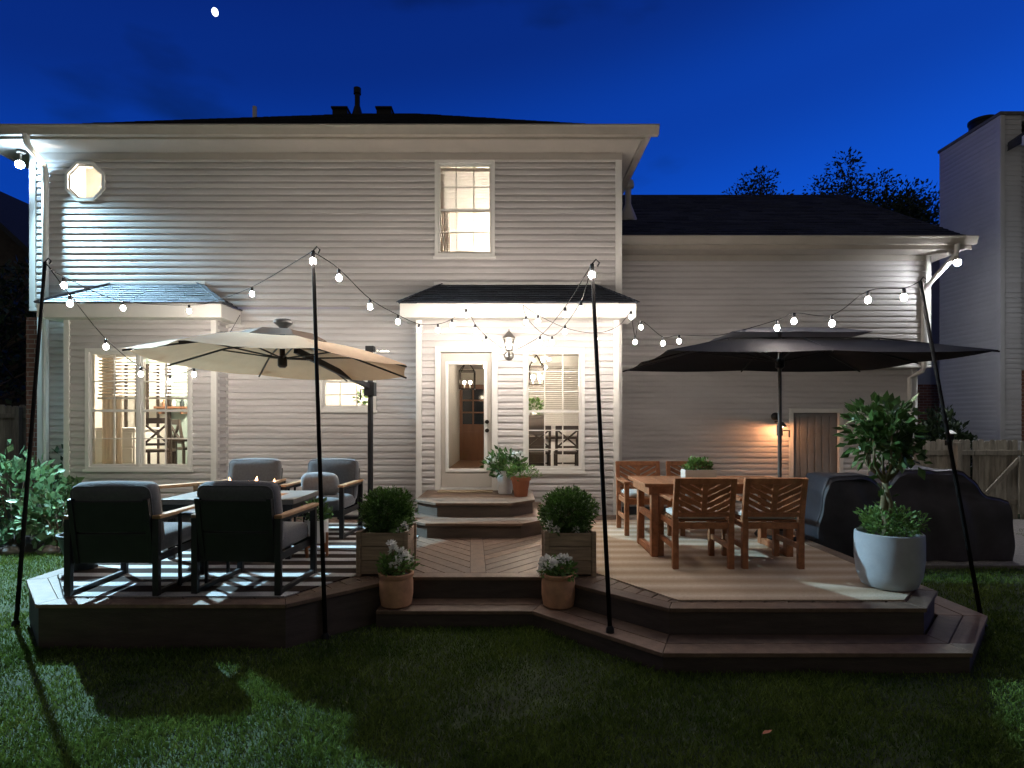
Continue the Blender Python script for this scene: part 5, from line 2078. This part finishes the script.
# ================================================================== TREES AND SHRUBS
def tree(name, label, x, y, h, r, nl, ls, crown_z, seed, m='nightleaf'):
    random.seed(seed)
    t = thing(name, label, 'tree', (x, y, GZ), 0, 'dark trees behind the houses')
    tr = MB()
    tr.tube([(0, 0, -.2), (.1, 0, h * .25), (0, .1, h * .5), (.1, 0, h * .8)], [r * .09, r * .075, r * .055, r * .02], 10)
    ends = []
    for k in range(26):
        a = k * 2.4
        z0 = h * random.uniform(.3, .72)
        el = random.uniform(.3, 1.1)
        ln = r * random.uniform(.65, 1.05)
        p1 = Vector((math.cos(a) * ln * .5 * math.cos(el), math.sin(a) * ln * .5 * math.cos(el), z0 + ln * .5 * math.sin(el)))
        p2 = Vector((math.cos(a + .2) * ln * math.cos(el), math.sin(a + .2) * ln * math.cos(el), z0 + ln * math.sin(el)))
        tr.tube([(0, 0, z0), p1, p2], [r * .03, r * .02, r * .008], 6)
        ends += [p2, p1, p1.lerp(p2, .5), p2 + Vector((0, 0, r * .18))]
        for j in range(3):
            q = p2 + rnd_dir(.5) * r * .3
            tr.tube([p1.lerp(p2, .6), q], [r * .01, r * .004], 5)
            ends.append(q)
    for k in range(30):
        d = rnd_dir(.2)
        q = Vector((d.x * r * .62, d.y * r * .62, h * .74 + d.z * h * .22))
        tr.tube([(0, 0, h * .55), q], [r * .02, r * .006], 5)
        ends.append(q)
    tr.build('trunk', M['bark'], t)
    m_ = MB()
    for e in ends:
        if e.z < crown_z:
            continue
        cr = r * random.uniform(.12, .22)
        for _ in range(int(nl / len(ends))):
            d = rnd_dir()
            p = e + d * cr * random.random() ** .5
            k = random.uniform(.6, 1.3)
            m_.leaf(p, d + rnd_dir() * .7, rnd_dir(.3), ls * k, ls * .5 * k)
    m_.build('crown', M[m], t)
    return t


tree('oak_tree', 'tall dark leafy tree rising behind the wing roof, nearest the tall house', 14.0, 27, 11.2, 4.6, 52000, .17, 5, 11)
tree('oak_tree', 'dark leafy tree in the gap between the two nearer treetops behind the wing roof', 15.4, 26, 10.6, 4.2, 45000, .17, 5, 77)
tree('oak_tree', 'wide dark leafy tree behind the wing roof, middle of the three there', 16.7, 28, 10.9, 4.4, 52000, .17, 5, 41)
tree('oak_tree', 'lower dark leafy tree between the wing roof and the neighbour chimney', 19.0, 27, 9.5, 4.2, 38000, .17, 5, 23)
tree('oak_tree', 'distant dark treetop just right of the tall house, above the wing roof', 6.6, 30, 12.6, 2.6, 7000, .2, 6, 5)
tree('oak_tree', 'dark tree standing behind the left fence', -14.5, 15.5, 5.8, 2.6, 4200, .2, 1.5, 8)
random.seed(21)


def shrub(name, label, x, y, z, rad, n, l, w, m, stems=7):
    t = thing(name, label, 'shrub', (x, y, z))
    mb = MB()
    foliage(mb, (0, 0, rad[2]), rad, n, l, w, shell=.45, up=.35, lump=.2, zmin=.05)
    mb.build('foliage', M[m], t)
    s = MB()
    for k in range(stems):
        a = k * 2.4
        s.tube([(math.cos(a) * .05, math.sin(a) * .05, -.03), (math.cos(a) * rad[0] * .3, math.sin(a) * rad[1] * .3, rad[2] * .7),
                (math.cos(a) * rad[0] * .6, math.sin(a) * rad[1] * .6, rad[2] * 1.3)], [.014, .01, .005], 6)
    s.build('stem', M['bark'], t)
    return t


shrub('hydrangea_bush', 'tall broad-leaved bush at the left edge, lit by the floodlight', -6.95, 7.95, GZ, (.52, .45, .66), 560, .15, .09, 'hydrangea')
shrub('hydrangea_bush', 'lower broad-leaved bush between the tall bush and the dark pot', -6.15, 7.75, GZ, (.42, .36, .45), 380, .14, .085, 'hydrangea')
shrub('hydrangea_bush', 'broad-leaved bush against the corner of the house', -7.0, 8.9, GZ, (.4, .3, .62), 260, .14, .085, 'leaf_dark')
shrub('evergreen_shrub', 'dark shrub behind the picket fence below the brick wall', 8.2, 10.9, GZ, (.62, .5, .93), 2600, .13, .055, 'leaf_dark')

# ================================================================== GROUND
def sheet(name, poly, z, m):
    o = MB().add([(p[0], p[1], z) for p in poly], [tuple(range(len(poly)))]).build(name, m)
    return tag(o, kind='structure')


sheet('ground', [(-400, -60), (400, -60), (400, 600), (-400, 600)], GZ, M['lawn'])
sheet('mulch_bed', [(-9, 7.45), (-4.5, 7.35), (-4.35, 8.86), (-9, 8.86)], GZ + .004, M['mulch'])
sheet('gravel_path', [(4.0, 6.68), (9.4, 6.68), (9.4, 10.0), (4.0, 10.0)], GZ + .004, M['gravel'])
o = MB().box(4.0, 9.4, 6.64, 6.675, GZ, GZ + .035).build('garden_edging', M['stone'])
tag(o, 'thin dark edging strip along the gravel in front of the large grill', 'edging')
random.seed(31)
for k in range(6):
    sz = random.uniform(.08, .13)
    m = MB().ico((0, 0, 0), sz, 2, (1.3, .9, .7))
    m.v = [(v[0] * (1 + random.uniform(-.07, .07)), v[1] * (1 + random.uniform(-.07, .07)), v[2] * (1 + random.uniform(-.07, .07))) for v in m.v]
    o = m.build('edging_stone', M['stone'], smooth=True, loc=(-7.3 + k * .42 + random.uniform(-.05, .05), 7.38 + random.uniform(-.04, .04), GZ + sz * .35))
    tag(o, 'rough dark stone edging the mulch bed under the left bushes', 'stone', 'stones along the mulch bed')


def in_poly(x, y, poly):
    c = np.zeros(x.shape, bool)
    n = len(poly)
    for i in range(n):
        x0, y0 = poly[i]
        x1, y1 = poly[(i + 1) % n]
        if y0 == y1:
            continue
        cond = ((y0 > y) != (y1 > y)) & (x < (x1 - x0) * (y - y0) / (y1 - y0) + x0)
        c ^= cond
    return c


def grass():
    xs, ys = [], []
    for x0, x1, y0, y1, dens in ((-4.6, 4.9, 2.35, 3.3, 11000), (-5.6, 5.8, 3.3, 5.1, 8000), (-7.6, -4.2, 5.1, 7.45, 3000), (3.4, 7.6, 5.1, 6.66, 3000),
                                 (-11, -7.6, 6, 9, 900), (7.6, 9.6, 6, 9.1, 900)):
        n = int((x1 - x0) * (y1 - y0) * dens)
        xs.append(RNG.uniform(x0, x1, n))
        ys.append(RNG.uniform(y0, y1, n))
    x, y = np.concatenate(xs), np.concatenate(ys)
    keep = ~in_poly(x, y, OUT) & ~in_poly(x, y, SO[1:] + [(3.4, 5.7), (3.4, 5.0), (.3, 5.06), (-1.25, 5.06)])
    # thin, uneven patches
    pn = np.sin(x * 2.1 + 1.3) * np.sin(y * 2.9 + .4) + .6 * np.sin(x * 5.3 - y * 4.1)
    keep &= RNG.uniform(0, 1, x.size) < .78 + .22 * pn
    x, y = x[keep], y[keep]
    n = x.size
    pn = pn[keep]
    h = RNG.uniform(.016, .038, n) * (1 + .25 * pn)
    tall = RNG.uniform(0, 1, n) > .985
    h[tall] *= 1.7
    a = RNG.uniform(0, 2 * np.pi, n)
    w = RNG.uniform(.0022, .004, n)
    lx, ly = RNG.normal(0, .5, n) * h, RNG.normal(0, .5, n) * h
    v = np.zeros((n, 5, 3), np.float32)
    cx, cy = np.cos(a) * w, np.sin(a) * w
    v[:, 0] = np.stack([x - cx, y - cy, np.full(n, GZ)], 1)
    v[:, 1] = np.stack([x + cx, y + cy, np.full(n, GZ)], 1)
    v[:, 2] = np.stack([x + cx * .75 + lx * .35, y + cy * .75 + ly * .35, GZ + h * .6], 1)
    v[:, 3] = np.stack([x + lx, y + ly, GZ + h], 1)
    v[:, 4] = np.stack([x - cx * .75 + lx * .35, y - cy * .75 + ly * .35, GZ + h * .6], 1)
    me = bpy.data.meshes.new('grass')
    me.vertices.add(n * 5)
    me.vertices.foreach_set('co', v.ravel())
    me.loops.add(n * 5)
    me.loops.foreach_set('vertex_index', np.arange(n * 5, dtype=np.int32))
    me.polygons.add(n)
    me.polygons.foreach_set('loop_start', np.arange(n, dtype=np.int32) * 5)
    me.materials.append(M['grass'])
    me.update(calc_edges=True)
    o = bpy.data.objects.new('grass', me)
    COL.objects.link(o)
    tag(o, 'short lawn grass in front of and beside the deck', 'grass', kind='stuff')


grass()
random.seed(44)
for k, (px_, py_, lb) in enumerate(((762, 736, 'dry reddish leaf lying on the lawn below the right part of the deck'),)):
    p = at(px_, py_, 1.67 * F / (py_ - HOR))
    m = MB()
    m.leaf((0, 0, 0), (1, .3, .2), (0, .2, 1), .07, .04)
    tag(m.build('fallen_leaf', M['terra2'], loc=(p.x, p.y, GZ + .05)), lb, 'leaf')

# ================================================================== SKY
w_ = bpy.data.worlds.new('World')
scene.world = w_
w_.use_nodes = True
nt = w_.node_tree
N, L = nt.nodes, nt.links
for n_ in list(N):
    N.remove(n_)
wo = N.new('ShaderNodeOutputWorld')
bg = N.new('ShaderNodeBackground')
tc = N.new('ShaderNodeTexCoord')
sx = N.new('ShaderNodeSeparateXYZ')
L.new(tc.outputs['Generated'], sx.inputs['Vector'])
# height and a little east-west drift: the last light is to the right
ad = N.new('ShaderNodeMath')
ad.operation = 'MULTIPLY_ADD'
L.new(sx.outputs['X'], ad.inputs[0])
ad.inputs[1].default_value = -.16
L.new(sx.outputs['Z'], ad.inputs[2])
rp = N.new('ShaderNodeValToRGB')
rp.color_ramp.interpolation = 'EASE'
els = rp.color_ramp.elements
els[0].position, els[0].color = .0, (.001, .085, .56, 1)
els[1].position, els[1].color = .72, (.0012, .008, .10, 1)
for ps, c_ in ((.22, (.001, .066, .50, 1)), (.42, (.001, .035, .30, 1)), (.56, (.001, .018, .17, 1))):
    e_ = els.new(ps)
    e_.color = c_
L.new(ad.outputs['Value'], rp.inputs['Fac'])
nz = N.new('ShaderNodeTexNoise')
nz.inputs['Scale'].default_value = 2.2
nz.inputs['Detail'].default_value = 5
mp = N.new('ShaderNodeMapping')
mp.inputs['Scale'].default_value = (1, 1, 2.6)
mp.inputs['Location'].default_value = (.35, 0, .2)
L.new(tc.outputs['Generated'], mp.inputs['Vector'])
L.new(mp.outputs['Vector'], nz.inputs['Vector'])
cr = N.new('ShaderNodeValToRGB')
cr.color_ramp.elements[0].position, cr.color_ramp.elements[0].color = .6, (1, 1, 1, 1)
cr.color_ramp.elements[1].position, cr.color_ramp.elements[1].color = .72, (.7, .5, .42, 1)
L.new(nz.outputs['Fac'], cr.inputs['Fac'])
mx = N.new('ShaderNodeMix')
mx.data_type = 'RGBA'
mx.blend_type = 'MULTIPLY'
mx.inputs['Factor'].default_value = 1
L.new(rp.outputs['Color'], mx.inputs['A'])
L.new(cr.outputs['Color'], mx.inputs['B'])
# twilight from the sky model, sun just below the horizon to the right
sk = N.new('ShaderNodeTexSky')
sk.sky_type = 'NISHITA'
sk.sun_disc = False
sk.sun_elevation = R(-4)
sk.sun_rotation = R(70)
sm = N.new('ShaderNodeMix')
sm.data_type = 'RGBA'
sm.blend_type = 'ADD'
sm.inputs['Factor'].default_value = .06
L.new(mx.outputs['Result'], sm.inputs['A'])
L.new(sk.outputs['Color'], sm.inputs['B'])
# grey fill added to the sky behind the viewer, brightens sides facing the camera
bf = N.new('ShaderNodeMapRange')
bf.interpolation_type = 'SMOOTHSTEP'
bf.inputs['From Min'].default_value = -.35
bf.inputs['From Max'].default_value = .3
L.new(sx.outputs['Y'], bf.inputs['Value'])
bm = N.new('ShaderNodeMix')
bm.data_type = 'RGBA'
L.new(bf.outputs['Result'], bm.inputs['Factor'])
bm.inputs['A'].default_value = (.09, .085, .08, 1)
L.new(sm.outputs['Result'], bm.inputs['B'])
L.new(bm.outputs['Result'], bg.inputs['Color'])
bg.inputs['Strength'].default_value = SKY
L.new(bg.outputs['Background'], wo.inputs['Surface'])

mo = MB().ico((0, 0, 0), 2.5, 3, (.85, 1, 1.1)).build('moon', emit('moon_light', (.86, .93, 1.), 2.2), smooth=True, loc=at(215, 12, 400))
tag(mo, 'small bright white moon high in the deep blue sky', 'moon')
sl = bpy.data.lights.new('moonlight', 'SUN')
sl.energy = .03
sl.angle = R(.5)
sl.color = (.75, .85, 1)
so = bpy.data.objects.new('moonlight', sl)
COL.objects.link(so)
so.rotation_euler = (-at(215, 12, 1)).to_track_quat('-Z', 'Y').to_euler()
so['kind'] = 'helper'

# ================================================================== CAMERA
cam = bpy.data.cameras.new('camera')
cam.sensor_width = 36
cam.lens = F / 1024 * 36
cam.shift_y = (HOR - 384) / 1024
cam.clip_start = .05
cam.clip_end = 2000
co = bpy.data.objects.new('camera', cam)
COL.objects.link(co)
co.location = (0, 0, EYE)
co.rotation_euler = (R(90), 0, 0)
scene.camera = co
vs_ = scene.view_settings
vs_.view_transform = 'Standard'
vs_.look = 'None'
vs_.exposure = EXPOSURE
vs_.gamma = 1
cy = scene.cycles
scene.render.engine = 'CYCLES'
cy.use_denoising = True
cy.max_bounces = 7
cy.diffuse_bounces = 4
cy.glossy_bounces = 3
cy.transparent_max_bounces = 12
cy.transmission_bounces = 3
cy.caustics_reflective = False
cy.caustics_refractive = False
cy.sample_clamp_indirect = 4
cy.use_light_tree = True
cy.light_sampling_threshold = .002
